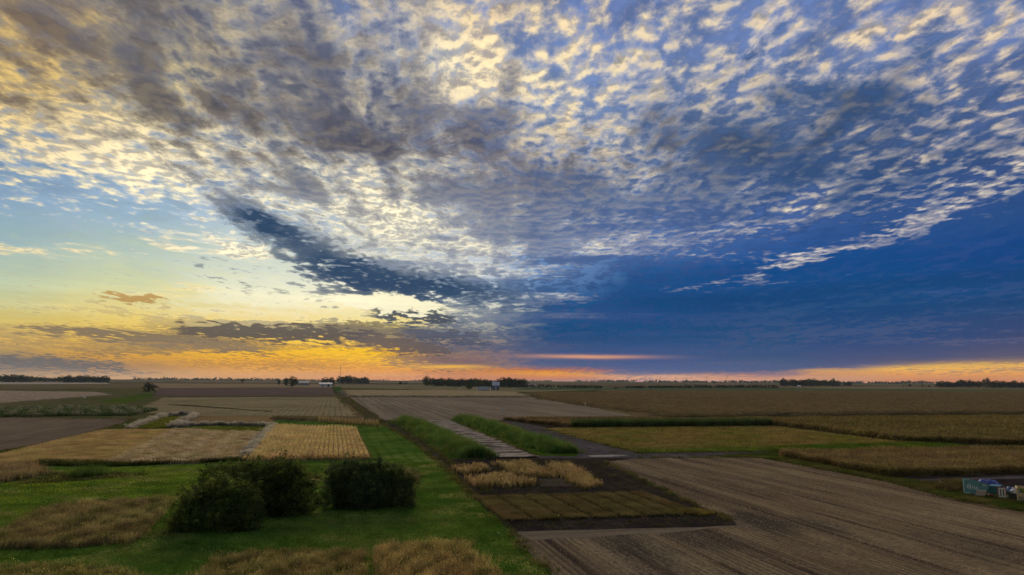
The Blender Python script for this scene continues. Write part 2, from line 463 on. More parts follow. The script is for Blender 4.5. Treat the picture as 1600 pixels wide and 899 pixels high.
def plant_mat(name, translucent=0.3, var=0.25):
    m, N, out = new_mat(name)
    at_ = N.new('ShaderNodeAttribute', attribute_name='tissue')
    geo = N.new('ShaderNodeNewGeometry')
    n = N.noise(geo.outputs['Position'], 0.22, 3.0, 0.6)
    hs = N.new('ShaderNodeHueSaturation')
    N.put(hs.inputs['Value'], N.ss(n, 0.3, 0.7, 1.0 - var, 1.0 + var))
    N.put(hs.inputs['Hue'], N.ss(N.noise(geo.outputs['Position'], 0.09, 2.0), 0.3, 0.7, 0.485, 0.515))
    N.put(hs.inputs['Color'], at_.outputs['Color'])
    d = N.new('ShaderNodeBsdfDiffuse')
    tr = N.new('ShaderNodeBsdfTranslucent')
    N.put(d.inputs['Color'], hs.outputs[0])
    N.put(tr.inputs['Color'], hs.outputs[0])
    mx = N.new('ShaderNodeMixShader')
    mx.inputs[0].default_value = translucent
    N.t.links.new(d.outputs[0], mx.inputs[1])
    N.t.links.new(tr.outputs[0], mx.inputs[2])
    N.t.links.new(mx.outputs[0], out.inputs['Surface'])
    return m


def paint_mat(name, c, rough=0.6, dirt=0.25, scale=1.5, metal=0.0):
    m, N, out = new_mat(name)
    tc = N.new('ShaderNodeTexCoord')
    n = N.noise(tc.outputs['Object'], scale, 5.0, 0.65)
    col = N.mix(N.ss(n, 0.42, 0.75, 0.0, dirt), c, tuple(x * 0.45 for x in c))
    p = N.new('ShaderNodeBsdfPrincipled')
    N.put(p.inputs['Base Color'], col)
    p.inputs['Roughness'].default_value = rough
    p.inputs['Metallic'].default_value = metal
    N.t.links.new(p.outputs[0], out.inputs['Surface'])
    return m


GA = math.radians(-14.3)                 # the field grid: rows run this way
GU = np.array([math.sin(GA), math.cos(GA)])      # along the rows
GV = np.array([math.cos(GA), -math.sin(GA)])     # across the rows


def ground_mat(name, stops, s_big=0.02, s_mid=0.15, s_fine=1.2, rows=None, bump=0.25, extra=None, stretch=(1.0, 1.0), gain=1.0):
    """stops: colours from low to high of a noise; rows: list of (across?, spacing, wobble, colour, amount, duty)"""
    m, N, out = new_mat(name)
    geo = N.new('ShaderNodeNewGeometry')
    x, y, z = N.sep(geo.outputs['Position'])
    u = x * float(GU[0]) + y * float(GU[1])
    v = x * float(GV[0]) + y * float(GV[1])
    P = N.vec(v * stretch[0], u * stretch[1], 0.0)
    nb = N.noise(P, s_big, 4.0, 0.55)
    nm = N.noise(P, s_mid, 5.0, 0.6)
    nf = N.noise(N.vec(v, u, 3.0), s_fine, 4.0, 0.65)
    f = (nb - 0.5) * 0.9 + (nm - 0.5) * 0.8 + (nf - 0.5) * 0.6 + 0.5
    k = len(stops)
    stops = [tuple(x * gain for x in c) for c in stops]
    rows = [(a, s, w, tuple(x * gain for x in c), m_, d) for a, s, w, c, m_, d in (rows or [])]
    col, _ = N.ramp(f, [(0.25 + 0.5 * i / (k - 1), c) for i, c in enumerate(stops)])
    hgt = nf
    for (across, sp, wob, c, amt, duty) in (rows or []):
        w = u if across else v
        ww = w + (N.noise(P, 0.03, 3.0) - 0.5) * wob + (nm - 0.5) * wob * 0.3
        fr = N.math('FRACT', ww * (1.0 / sp))
        tri = N.math('ABSOLUTE', fr - 0.5) * 2.0                     # 0 in the middle of the line
        brk = N.ss(N.noise(N.vec(v * 0.2, u * 0.03, 7.0) if not across else N.vec(v * 0.03, u * 0.2, 7.0), 1.0, 4.0, 0.6), 0.36, 0.56)
        mask = N.ss(tri, duty, duty * 0.35) * brk * amt
        col = N.mix(mask, col, c)
        hgt = hgt - mask * 0.4
    if extra:
        col = extra(N, col, u, v, nm, nf)
    p = N.new('ShaderNodeBsdfDiffuse')
    N.put(p.inputs['Color'], col)
    p.inputs['Roughness'].default_value = 0.6
    b = N.new('ShaderNodeBump')
    b.inputs['Strength'].default_value = bump
    b.inputs['Distance'].default_value = 0.25
    N.put(b.inputs['Height'], hgt)
    N.t.links.new(b.outputs[0], p.inputs['Normal'])
    N.t.links.new(p.outputs[0], out.inputs['Surface'])
    return m


# ------------------------------------------------------------------ ground sheets
def P2(pts):
    return np.array([at(*p) for p in pts])


def jag(poly, step=2.5, amp=0.3):
    """a field edge is never ruler-straight"""
    out = []
    n = len(poly)
    for i in range(n):
        a, b = poly[i], poly[(i + 1) % n]
        L = np.linalg.norm(b - a)
        k = int(min(90, max(1, L / step)))
        d = (b - a) / max(L, 1e-6)
        nrm = np.array([-d[1], d[0]])
        for j in range(k):
            t = j / k
            o = 0.0 if j == 0 else RNG.normal() * amp
            out.append(a + (b - a) * t + nrm * o)
    return np.array(out)


def sheet(name, pts, z, mat, step=2.5, amp=0.3, kind='structure', label=None, cat=None, world=False):
    poly = np.array(pts) if world else P2(pts)
    poly = jag(poly, step, amp)
    mb = MB()
    if _area(poly) < 0:
        poly = poly[::-1]
    mb.quad(*[(p[0], p[1], z) for p in poly])
    o = mb.build(name, mat)
    tag(o, label, cat, None, kind)
    return o


def _area(p):
    x, y = p[:, 0], p[:, 1]
    return 0.5 * np.sum(x * np.roll(y, -1) - np.roll(x, -1) * y)


def inside(poly, q):
    x, y = q[:, 0], q[:, 1]
    r = np.zeros(len(q), bool)
    j = len(poly) - 1
    for i in range(len(poly)):
        xi, yi = poly[i]; xj, yj = poly[j]
        c = ((yi > y) != (yj > y)) & (x < (xj - xi) * (y - yi) / (yj - yi + 1e-12) + xi)
        r ^= c
        j = i
    return r


def fill(poly, n, ragged=0.0):
    lo, hi = poly.min(0), poly.max(0)
    out = []
    m = 0
    while m < n:
        q = lo + (hi - lo) * RNG.random((max(2000, 2 * n), 2))
        s = q + RNG.normal(size=q.shape) * ragged
        q = q[inside(poly, s)]
        out.append(q); m += len(q)
        if len(out) > 60:
            break
    return np.concatenate(out)[:n]


def rows_fill(poly, spacing, along, jit=0.1, across=False, ragged=0.0):
    U, Vv = (GV, GU) if across else (GU, GV)
    pu, pv = poly @ U, poly @ Vv
    out = []
    for v in np.arange(math.floor(pv.min() / spacing) * spacing, pv.max(), spacing):
        us = np.arange(pu.min(), pu.max(), along)
        us = us + RNG.normal(size=len(us)) * along * 0.3
        vs = v + RNG.normal(size=len(us)) * jit
        out.append(us[:, None] * U + vs[:, None] * Vv)
    q = np.concatenate(out)
    return q[inside(poly, q + RNG.normal(size=q.shape) * ragged)]


def patchy(q, scale, seed=0):
    """smooth pseudo-noise 0..1 over ground points, for plant height and colour"""
    r = np.random.default_rng(seed)
    s = np.zeros(len(q))
    for k in range(6):
        a = r.random() * 6.28
        f = (0.6 + 1.6 * r.random()) / scale
        s += np.sin((q[:, 0] * math.cos(a) + q[:, 1] * math.sin(a)) * f * 6.28 + r.random() * 6.28)
    return np.clip(0.5 + s / 6.0 * 0.9, 0, 1)


# ------------------------------------------------------------------ plants as leaf faces
def mixc(a, b, t):
    a, b = np.asarray(a, float), np.asarray(b, float)
    return a + (b - a) * t[:, None]


def grass(q, h, w, k, c_low, c_tip, lean=0.35, spread=0.15, z=0.0, wind=(0.0, 0.0)):
    """k narrow blades per tuft; q (n,2); h, w scalars or arrays; colours (n,3) or one colour"""
    n = len(q)
    h = np.broadcast_to(np.asarray(h, float), (n,)); w = np.broadcast_to(np.asarray(w, float), (n,))
    cl = np.broadcast_to(np.asarray(c_low, float), (n, 3)); ct = np.broadcast_to(np.asarray(c_tip, float), (n, 3))
    cl = cl * .55 + ct * .40
    r = lambda x: np.repeat(x, k, 0)
    Q, H, W, CL, CT = r(q), r(h), r(w), r(cl), r(ct)
    m = n * k
    H = H * (0.65 + 0.6 * RNG.random(m))
    a = RNG.random(m) * 6.283
    b = Q + RNG.normal(size=(m, 2)) * spread
    ln = RNG.normal(size=(m, 2)) * lean + np.asarray(wind)
    V = np.empty((m, 3, 3)); C = np.empty((m, 3, 3))
    dx, dy = np.cos(a) * W * 0.5, np.sin(a) * W * 0.5
    V[:, 0] = np.stack([b[:, 0] - dx, b[:, 1] - dy, np.full(m, z)], 1)
    V[:, 1] = np.stack([b[:, 0] + dx, b[:, 1] + dy, np.full(m, z)], 1)
    V[:, 2] = np.stack([b[:, 0] + ln[:, 0] * H, b[:, 1] + ln[:, 1] * H, z + H], 1)
    s = (0.75 + 0.5 * RNG.random((m, 1)))
    C[:, 0] = CL * s; C[:, 1] = CL * s; C[:, 2] = CT * s
    return V, C


def plumes(q, h, size, k, c, z=0.0):
    """fluffy seed heads near the tops"""
    n = len(q)
    h = np.broadcast_to(np.asarray(h, float), (n,))
    c = np.broadcast_to(np.asarray(c, float), (n, 3))
    Q, H, CC = np.repeat(q, k, 0), np.repeat(h, k, 0), np.repeat(c, k, 0)
    m = n * k
    ctr = np.concatenate([Q + RNG.normal(size=(m, 2)) * 0.28, (z + H * (0.8 + 0.3 * RNG.random(m)))[:, None]], 1)
    V = ctr[:, None, :] + RNG.normal(size=(m, 3, 3)) * size * np.array([0.6, 0.6, 1.0])
    C = np.repeat((CC * (0.75 + 0.5 * RNG.random((m, 1))))[:, None, :], 3, 1)
    return V, C


def corn(q, h, c_low, c_top, c_tassel, leaves=6, lw=0.11, ll=0.55, shade=None):
    n = len(q)
    h = np.broadcast_to(np.asarray(h, float), (n,)) * (0.88 + 0.22 * RNG.random(n))
    Vs, Cs = [], []
    tone = 0.75 + 0.5 * RNG.random((n, 1))
    if shade is not None:
        tone = tone * shade[:, None]
    c_low = np.asarray(c_low) * .55 + np.asarray(c_top) * .40
    cl = c_low * tone; ct = np.asarray(c_top) * tone; cs = np.asarray(c_tassel) * tone
    V, C = grass(q, h / 0.95, 0.09, 1, cl, ct, lean=0.05, spread=0.0)
    Vs.append(V); Cs.append(C)
    for i in range(leaves):
        f = 0.18 + 0.7 * (i + RNG.random(n)) / leaves
        a = RNG.random(n) * 6.283
        d = np.stack([np.cos(a), np.sin(a)], 1)
        z0 = h * f
        L = ll * (0.6 + 0.7 * RNG.random(n)) * (1.15 - 0.5 * f)
        V = np.empty((n, 3, 3))
        V[:, 0] = np.concatenate([q, (z0 - lw)[:, None]], 1)
        V[:, 1] = np.concatenate([q + d * L[:, None] * 0.5, (z0 + lw * 1.2)[:, None]], 1)
        V[:, 2] = np.concatenate([q + d * L[:, None], (z0 - L * (0.1 + 0.6 * RNG.random(n)))[:, None]], 1)
        V[:, 1, :2] += np.stack([-d[:, 1], d[:, 0]], 1) * lw * 0.6
        cc = cl + (ct - cl) * f[:, None]
        Vs.append(V); Cs.append(np.repeat(cc[:, None], 3, 1))
    V, C = plumes(q, h * 0.98, 0.10, 2, cs)
    Vs.append(V); Cs.append(C)
    return np.concatenate(Vs), np.concatenate(Cs)


TONE = {'corn_block': 1.75, 'wheat_field': 1.4, 'prairie_grass': 1.4, 'trial_plot': 1.4, 'prairie_patch': 1.75, 'brush_patch': 1.6, 'lawn_grass': 2.4,
        'bean_rows': 1.6, 'tall_grass': 1.55, 'plume_grass': 1.15, 'verge_grass': 1.3, 'sorghum_row': 1.2, 'corn_strip': 1.3, 'weed_thicket': 1.35,
        'green_grass': 1.3, 'bean_plot': 1.15, 'reed_clump': 1.5}


def stuff(name, parts, mat, label, cat, kind='stuff'):
    V = np.concatenate([p[0] for p in parts]); C = np.concatenate([p[1] for p in parts])
    C = np.minimum(C * TONE.get(name, 1.0) * .9, .72)
    o = link(name, tri_mesh(name, V, C), mat)
    return tag(o, label, cat, None, kind)


def shrink(poly, d):
    """move every edge of a convex field inwards by d"""
    if _area(poly) < 0:
        poly = poly[::-1]
    n = len(poly)
    e = np.roll(poly, -1, 0) - poly
    e /= np.maximum(np.linalg.norm(e, axis=1), 1e-6)[:, None]
    nr = np.stack([-e[:, 1], e[:, 0]], 1)
    m = nr + np.roll(nr, 1, 0)
    m /= np.maximum((m ** 2).sum(1), .5)[:, None] / 2
    return poly + m * d


def edge_rows(poly, step, rows=3, gap=.7, far=480.0):
    """extra plants along the borders, where a field shows its side"""
    out = []
    if _area(poly) < 0:
        poly = poly[::-1]
    for i in range(len(poly)):
        a, b = poly[i], poly[(i + 1) % len(poly)]
        L = np.linalg.norm(b - a)
        if L < .5:
            continue
        d = (b - a) / L
        nr = np.array([-d[1], d[0]])
        for r in range(rows):
            s = np.arange(0, L, step)
            s = s + RNG.normal(size=len(s)) * step * .4
            out.append(a + d * s[:, None] + nr * (r * gap + .2 + RNG.normal(size=len(s)) * .15)[:, None])
    q = np.concatenate(out)
    return q[np.linalg.norm(q, axis=1) < far]


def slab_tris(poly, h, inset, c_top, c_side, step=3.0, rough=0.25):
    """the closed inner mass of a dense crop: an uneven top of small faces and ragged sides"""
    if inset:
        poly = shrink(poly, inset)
    c_side = np.asarray(c_side) * .6 + np.asarray(c_top) * .35  # sides stay darker than the top: painted edge shade over green stalks
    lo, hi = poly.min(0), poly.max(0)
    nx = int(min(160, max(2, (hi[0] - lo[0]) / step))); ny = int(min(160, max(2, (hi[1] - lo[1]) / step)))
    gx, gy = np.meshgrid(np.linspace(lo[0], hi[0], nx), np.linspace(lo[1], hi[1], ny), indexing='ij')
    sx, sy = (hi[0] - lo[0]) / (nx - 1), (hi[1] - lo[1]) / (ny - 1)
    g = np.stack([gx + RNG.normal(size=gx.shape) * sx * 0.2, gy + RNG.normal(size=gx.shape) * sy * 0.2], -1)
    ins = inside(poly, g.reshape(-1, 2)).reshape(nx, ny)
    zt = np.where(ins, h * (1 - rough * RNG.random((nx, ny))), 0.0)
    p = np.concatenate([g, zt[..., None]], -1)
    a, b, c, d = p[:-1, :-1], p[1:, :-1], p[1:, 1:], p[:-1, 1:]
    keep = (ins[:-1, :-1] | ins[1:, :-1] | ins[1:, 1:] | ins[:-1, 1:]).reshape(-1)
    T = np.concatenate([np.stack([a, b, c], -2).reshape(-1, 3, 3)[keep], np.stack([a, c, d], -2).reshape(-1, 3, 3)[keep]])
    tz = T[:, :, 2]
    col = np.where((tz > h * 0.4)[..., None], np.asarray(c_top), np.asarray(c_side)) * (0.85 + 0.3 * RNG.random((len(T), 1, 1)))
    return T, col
# ------------------------------------------------------------------ ground, soil, lawn, tracks
def L3(r, g, b, k=1.0):
    c = srgb(r, g, b)
    return (c[0] * k, c[1] * k, c[2] * k)


GRASS_D, GRASS_M, GRASS_L = (0.016, 0.045, 0.004), (0.034, 0.085, 0.008), (0.085, 0.135, 0.016)
SOIL_D, SOIL_M, SOIL_L = (0.040, 0.034, 0.036), (0.075, 0.062, 0.060), (0.13, 0.105, 0.085)
STUB_D, STUB_M, STUB_L = (0.105, 0.075, 0.062), (0.19, 0.14, 0.105), (0.30, 0.235, 0.15)
TAN_D, TAN_M, TAN_L = (0.13, 0.095, 0.045), (0.22, 0.165, 0.08), (0.33, 0.26, 0.13)

m_far = None


def build_far_mat():
    m, N, out = new_mat('far_fields')
    geo = N.new('ShaderNodeNewGeometry')
    x, y, z = N.sep(geo.outputs['Position'])
    u = x * float(GU[0]) + y * float(GU[1])
    v = x * float(GV[0]) + y * float(GV[1])
    vo = N.new('ShaderNodeTexVoronoi', feature='F1', distance='CHEBYCHEV')
    N.put(vo.inputs['Vector'], N.vec(v * 0.0016, u * 0.0032, 0.5))
    vo.inputs['Scale'].default_value = 1.0
    vo.inputs['Randomness'].default_value = 0.8
    r, g, b = N.sep(vo.outputs['Color'])
    col, _ = N.ramp(r, [(0.0, (0.055, 0.075, 0.022)), (0.22, (0.17, 0.13, 0.07)), (0.42, (0.085, 0.065, 0.045)), (0.6, (0.24, 0.19, 0.11)), (0.78, (0.10, 0.10, 0.04)), (0.9, (0.15, 0.11, 0.065))], 'CONSTANT')
    n = N.noise(N.vec(v * 0.02, u * 0.06, 1.0), 1.0, 5.0, 0.6)
    hs = N.new('ShaderNodeHueSaturation')
    N.put(hs.inputs['Color'], col)
    N.put(hs.inputs['Value'], N.ss(n, 0.3, 0.7, 0.48, 0.95))
    d = N.new('ShaderNodeBsdfDiffuse')
    N.put(d.inputs['Color'], hs.outputs[0])
    N.t.links.new(d.outputs[0], out.inputs['Surface'])
    return m


def build_ground():
    mb = MB()
    R = 9000.0
    ring = [(R * math.cos(2 * math.pi * k / 128), R * math.sin(2 * math.pi * k / 128), 0.0) for k in range(128)]
    mb.quad(*ring)
    tag(mb.build('ground', build_far_mat()), kind='structure')

    lawn = ground_mat('lawn_grass', [(0.024, 0.048, 0.008), (0.038, 0.080, 0.011), (0.068, 0.115, 0.016), (0.13, 0.142, 0.036)], 0.035, 0.16, 1.6, bump=0.6, gain=1.75,
                      rows=[(False, 3.1, 3.0, (0.024, 0.06, 0.005), .45, .5)])
    soil_dark = ground_mat('bare_dark_soil', [(0.026, 0.021, 0.021), (0.05, 0.041, 0.038), (0.085, 0.068, 0.058)], 0.07, 0.35, 2.2, bump=1.0, rows=[(False, 3.3, 2.5, (0.03, 0.026, 0.025), .5, .4)])
    soil_mid = ground_mat('bare_soil', [(0.11, 0.080, 0.052), (0.16, 0.12, 0.078), (0.22, 0.17, 0.105)], 0.02, 0.12, 1.5, stretch=(1.0, 0.3),
                          rows=[(False, 11.0, 6.0, (0.22, 0.18, 0.14), .5, .22), (False, 5.3, 4.0, (0.085, 0.07, 0.06), .5, .3)], bump=0.4, gain=1.3)
    gravel = ground_mat('gravel', [(0.075, 0.066, 0.070), (0.115, 0.10, 0.105), (0.17, 0.15, 0.15)], 0.04, 0.25, 2.5, bump=0.5)

    # far strips, from the horizon inwards
    def fld(name, pts, z, stops, **k):
        k.setdefault('gain', 1.35)
        return sheet(name, pts, z, ground_mat(name, stops, **k), step=12, amp=0.8)
    fld('far_field', [(-200, 601), (-200, 597), (165, 598), (172, 600)], .03, [(0.30, 0.26, 0.20), (0.36, 0.31, 0.25), (0.42, 0.37, 0.30)], s_mid=0.02)
    fld('far_field', [(-200, 611), (-200, 601.5), (240, 600.5), (250, 606)], .03, [(0.10, 0.085, 0.04), (0.15, 0.11, 0.06), (0.10, 0.12, 0.04)], s_mid=0.02, s_big=0.004)
    fld('far_field', [(240, 606.5), (240, 599.5), (520, 600.5), (520, 605)], .03, [(0.20, 0.14, 0.085), (0.27, 0.19, 0.11), (0.20, 0.18, 0.09)], s_mid=0.02, s_big=0.004)
    fld('far_field', [(526, 606), (524, 600.5), (830, 602), (1000, 607), (830, 613)], .03, [(0.11, 0.11, 0.05), (0.20, 0.17, 0.09), (0.16, 0.12, 0.07)], s_mid=0.02, s_big=0.004)
    fld('far_field', [(800, 609), (830, 605.5), (1210, 607.2), (1800, 609), (1800, 611.5), (1200, 610)], .05, [(0.045, 0.075, 0.035), (0.06, 0.095, 0.045), (0.07, 0.10, 0.05)], s_mid=0.02)
    # plowed brown field and its neighbours
    fld('plowed_field', [(248, 607.5), (519, 606.5), (524, 618.5), (236, 619.5)], .04, [(0.085, 0.060, 0.052), (0.12, 0.085, 0.072), (0.15, 0.105, 0.085)], s_mid=0.03, rows=[(True, 40, 10, (0.16, 0.115, 0.09), .5, .4)])
    fld('stubble_field', [(205, 644), (255, 621.5), (524, 620), (556, 651), (430, 650), (300, 651)], .03, [(0.18, 0.145, 0.075), (0.26, 0.21, 0.11), (0.32, 0.26, 0.14)], s_big=0.012, s_mid=0.06,
        rows=[(False, 3.0, 1.5, (0.12, 0.10, 0.055), .6, .5), (True, 55, 25, (0.13, 0.12, 0.05), .4, .25)])
    fld('stubble_field', [(286, 662), (304, 651), (432, 650.5), (424, 664)], .05, [(0.17, 0.115, 0.055), (0.22, 0.15, 0.07), (0.26, 0.18, 0.08)], s_mid=0.06)
    sheet('field_edge', [(262, 632.2), (300, 633.4), (352, 637.5), (425, 643), (425, 644), (350, 638.8), (262, 633)], .07, ground_mat('edge_growth', [(0.055, 0.05, 0.025), (0.08, 0.07, 0.03), (0.09, 0.08, 0.04)]), step=4, amp=.6)
    fld('harvested_field', [(545, 621), (832, 621), (925, 637), (1000, 652), (895, 657), (600, 658), (572, 656)], .03, [(0.115, 0.090, 0.066), (0.175, 0.14, 0.098), (0.23, 0.19, 0.12)], s_big=0.012, s_mid=0.07, stretch=(1.0, 0.12), gain=1.7,
        rows=[(False, 6.2, 1.2, (0.10, 0.078, 0.066), .75, .42), (True, 90, 30, (0.10, 0.09, 0.06), .3, .1)])
    # meadow on the left, its tracks
    fld('meadow', [(-200, 640), (-200, 609), (230, 607), (262, 620), (205, 646), (190, 655), (-200, 653)], .02, [(0.045, 0.065, 0.014), (0.08, 0.085, 0.03), (0.12, 0.10, 0.05), (0.07, 0.09, 0.02)], s_big=0.012, s_mid=0.05)
    sheet('meadow', [(150, 629), (212, 617), (244, 613), (234, 622), (192, 631)], .04, ground_mat('bright_meadow', [(0.05, 0.09, 0.012), (0.085, 0.135, 0.018), (0.13, 0.16, 0.03)], 0.02, 0.09), amp=1.0, step=5)
    sheet('bare_field', [(-260, 655), (0, 652), (203, 654), (188, 663), (100, 689), (0, 706), (-260, 752)], .04, soil_mid, amp=.5)
    sheet('grass_verge', [(-260, 757), (-260, 745), (0, 701), (100, 685), (188, 660), (250, 652), (305, 649), (272, 671), (160, 675), (0, 715)], .03, ground_mat('verge', [(0.04, 0.06, 0.012), (0.075, 0.095, 0.02), (0.11, 0.12, 0.03)], 0.03, 0.15), amp=.4)
    # the lawn
    sheet('lawn', [(-400, 780), (-260, 757), (0, 724), (165, 727), (268, 668), (330, 664), (425, 662), (432, 651), (500, 655), (592, 667), (612, 659), (622, 657), (700, 700), (745, 716), (692, 718), (750, 778), (796, 822), (862, 899), (1010, 1150), (1560, 2200), (-3200, 2200), (-700, 1150)], .05, lawn, amp=.25, step=2)
    sheet('grass_path', [(518, 604.5), (532, 604.5), (549, 620), (538, 621)], .06, ground_mat('path_grass', [(0.03, 0.07, 0.01), (0.05, 0.11, 0.012), (0.07, 0.13, 0.02)], 0.02, 0.1), step=8, amp=.5)
    sheet('farm_track', [(531, 620), (545, 620), (600, 657), (573, 655)], .06, ground_mat('track_growth', [(0.06, 0.05, 0.03), (0.12, 0.095, 0.045), (0.16, 0.12, 0.05)], 0.03, 0.15, stretch=(1.0, 0.15),
          rows=[(False, 4.5, .6, (0.06, 0.085, 0.02), .8, .4)]), step=5, amp=.4)
    sheet('dirt_track', [(590, 658), (612, 657), (640, 676), (672, 697), (700, 716), (764, 770), (802, 818), (812, 832), (796, 826), (746, 781), (684, 719), (655, 696), (630, 679)], .07,
          ground_mat('dirt_track', [(0.05, 0.045, 0.045), (0.085, 0.075, 0.075), (0.12, 0.105, 0.10)], 0.06, 0.4, 2.5, rows=[(False, 2.2, .3, (0.045, 0.04, 0.042), .6, .4)], bump=.5), step=1.5, amp=.22)
    def blotch(N, col, u, v, nm, nf):
        # uneven pale sandy patches, drawn out across the plot
        n1 = N.noise(N.vec(v * 0.085, u * 0.26, 4.0), 1.0, 4.0, 0.62)
        n2 = N.noise(N.vec(v * 0.3, u * 0.75, 8.0), 1.0, 4.0, 0.6)
        f = (n1 - 0.5) * 1.5 + (n2 - 0.5) * 0.9
        return N.mix(N.ss(f, -0.10, 0.06), col, N.mix(N.ss(nf, 0.35, 0.65), (0.34, 0.28, 0.22), (0.58, 0.51, 0.42)))
    # striped trial plot between the tall grass rows
    sheet('striped_plot', [(662, 658), (706, 657), (770, 683), (834, 711), (842, 716), (745, 719), (715, 690)], .06,
          ground_mat('striped_plot', [(0.065, 0.052, 0.050), (0.10, 0.078, 0.07), (0.12, 0.10, 0.09)], 0.05, 0.3, 1.5, gain=1.3, extra=blotch), amp=.3)
    verge_b = ground_mat('bright_verge', [(0.04, 0.08, 0.008), (0.065, 0.125, 0.012), (0.11, 0.155, 0.02)], 0.05, 0.25, 1.5)
    sheet('grass_verge', [(612, 657), (650, 658), (760, 719), (700, 717), (672, 698), (640, 677)], .08, verge_b, amp=.3)
    sheet('grass_verge', [(704, 656), (735, 655), (800, 668), (905, 709), (900, 714), (852, 713), (834, 711), (770, 683)], .08, verge_b, amp=.3)
    sheet('gravel_track', [(780, 655), (852, 668), (940, 694), (1000, 708), (1216, 705), (1216, 712), (1100, 714), (990, 718), (940, 722), (745, 722), (745, 716), (850, 713), (905, 709)], .06, gravel, amp=.25)
    sheet('pale_strip', [(918, 712.5), (960, 711.5), (985, 712), (955, 714.3), (925, 714.8)], .09, ground_mat('pale_sand', [(0.30, 0.27, 0.24), (0.40, 0.37, 0.33), (0.45, 0.41, 0.37)]), step=1, amp=.12)
    sheet('soil_plot', [(690, 718), (745, 717), (990, 716), (948, 722), (1015, 757), (1145, 814), (1152, 822), (800, 832), (746, 781)], .075, soil_dark, amp=.3)
    sheet('soil_patch', [(843, 749), (886, 747), (900, 760), (846, 761)], .09, ground_mat('tan_soil', [(0.075, 0.064, 0.045), (0.10, 0.085, 0.06), (0.12, 0.10, 0.07)]), amp=.12, step=1)
    sheet('soil_patch', [(20, 757), (62, 738), (130, 741), (215, 738), (225, 743), (120, 752)], .07, soil_dark, amp=.3, step=1.5)

    sheet('crop_soil', [(776, 657), (895, 658), (1000, 652.5), (1052, 650), (925, 634), (836, 621), (834, 615), (1900, 612), (1900, 738), (1385, 747), (1218, 716), (1216, 704), (1206, 664), (893, 667), (850, 670)], .035, ground_mat('crop_soil', [(0.03, 0.026, 0.016), (0.045, 0.038, 0.022), (0.06, 0.05, 0.026)]), amp=.3, step=6)
    # right: harvested field with combine tracks
    def stain(N, col, u, v, nm, nf):
        # damp, darker places where the stubble has rotted
        for (px, py, su, sv, k) in ((1195, 818, 9, 5, .85), (1290, 822, 7, 2.2, .7), (985, 848, 16, 3.0, .8), (1085, 840, 7, 4, .6), (1560, 868, 14, 6, .4)):
            a = at(px, py)
            cu, cv = float(a @ GU), float(a @ GV)
            d = N.math('POWER', (u - cu) * (1 / su), 2.0) + N.math('POWER', (v - cv) * (1 / sv), 2.0) + (nm - 0.5) * 3.0 + (nf - 0.5) * 1.2
            col = N.mix(N.ss(d, 1.4, 0.1) * k, col, (0.062, 0.060, 0.052))
        # straw left in broken swaths, and clods
        s1 = N.noise(N.vec(v * 0.22, u * 0.035, 12.0), 1.0, 5.0, 0.65)
        s2 = N.noise(N.vec(v, u * 0.5, 14.0), 3.2, 4.0, 0.7)
        col = N.mix(N.ss(s1 + (s2 - 0.5) * 0.5, 0.52, 0.70) * 0.55, col, (0.40, 0.335, 0.215))
        col = N.mix(N.ss(s2, 0.50, 0.34) * 0.55, col, (0.075, 0.057, 0.045))
        return col
    stub = ground_mat('harvested_stubble', [(0.13, 0.094, 0.064), (0.20, 0.147, 0.098), (0.275, 0.21, 0.132), (0.38, 0.31, 0.165)], 0.04, 0.16, 1.6, stretch=(1.0, 0.14),
                      rows=[(False, 6.85, 1.1, (0.062, 0.045, 0.038), .95, .18), (False, 13.7, 5.0, (0.44, 0.35, 0.20), .5, .22), (False, 4.9, 3.0, (0.40, 0.32, 0.18), .4, .22), (False, 3.42, 1.2, (0.10, 0.075, 0.06), .45, .2), (False, 0.78, .12, (0.09, 0.066, 0.052), .7, .55)], bump=.9, extra=stain, gain=1.06)
    sheet('harvested_field', [(946, 722), (1000, 716.5), (1190, 715), (1385, 752), (1500, 783), (1600, 801), (1900, 862), (2400, 1150), (4600, 2200), (1560, 2200), (1010, 1150), (862, 899), (812, 848), (800, 831), (1152, 821), (1142, 812), (1015, 757)], .06, stub, amp=.25, step=2)
    sheet('headland', [(800, 832), (1150, 817), (1180, 822), (1060, 832), (830, 846), (812, 848)], .07, ground_mat('headland', [(0.14, 0.11, 0.08), (0.20, 0.16, 0.115), (0.28, 0.23, 0.155)], 0.04, 0.2, stretch=(0.12, 1.0), rows=[(True, 2.4, .6, (0.15, 0.115, 0.085), .6, .4)]), amp=.3, step=2)
    sheet('grass_verge', [(1100, 713.5), (1216, 706), (1222, 716), (1385, 747), (1450, 752), (1460, 757), (1600, 762), (1900, 800), (1900, 862), (1600, 801), (1500, 783), (1385, 753), (1190, 716)], .075,
          ground_mat('rough_verge', [(0.03, 0.045, 0.008), (0.045, 0.075, 0.010), (0.085, 0.10, 0.025)], 0.05, 0.3, 1.5, bump=.6), amp=.35)
    sheet('soil_patch', [(1395, 747), (1900, 736), (1900, 800), (1600, 764), (1460, 757)], .09, soil_dark, amp=.3)
    sheet('gravel_lane', [(1436, 750), (1520, 747.5), (1900, 734), (1900, 741), (1520, 750.5), (1440, 752.5)], .10, gravel, amp=.15)
    sheet('gravel_lane', [(1585, 762), (1900, 752), (1900, 760), (1590, 765)], .10, gravel, amp=.15)
    # bean field
    sheet('bean_field', [(850, 670), (893, 668), (1206, 665), (1395, 689), (1510, 697), (1480, 700), (1216, 706), (1000, 709), (938, 694)], .07,
          ground_mat('bean_soil', [(0.045, 0.05, 0.02), (0.07, 0.07, 0.03), (0.10, 0.09, 0.04)], 0.04, 0.2), amp=.3)


build_ground()
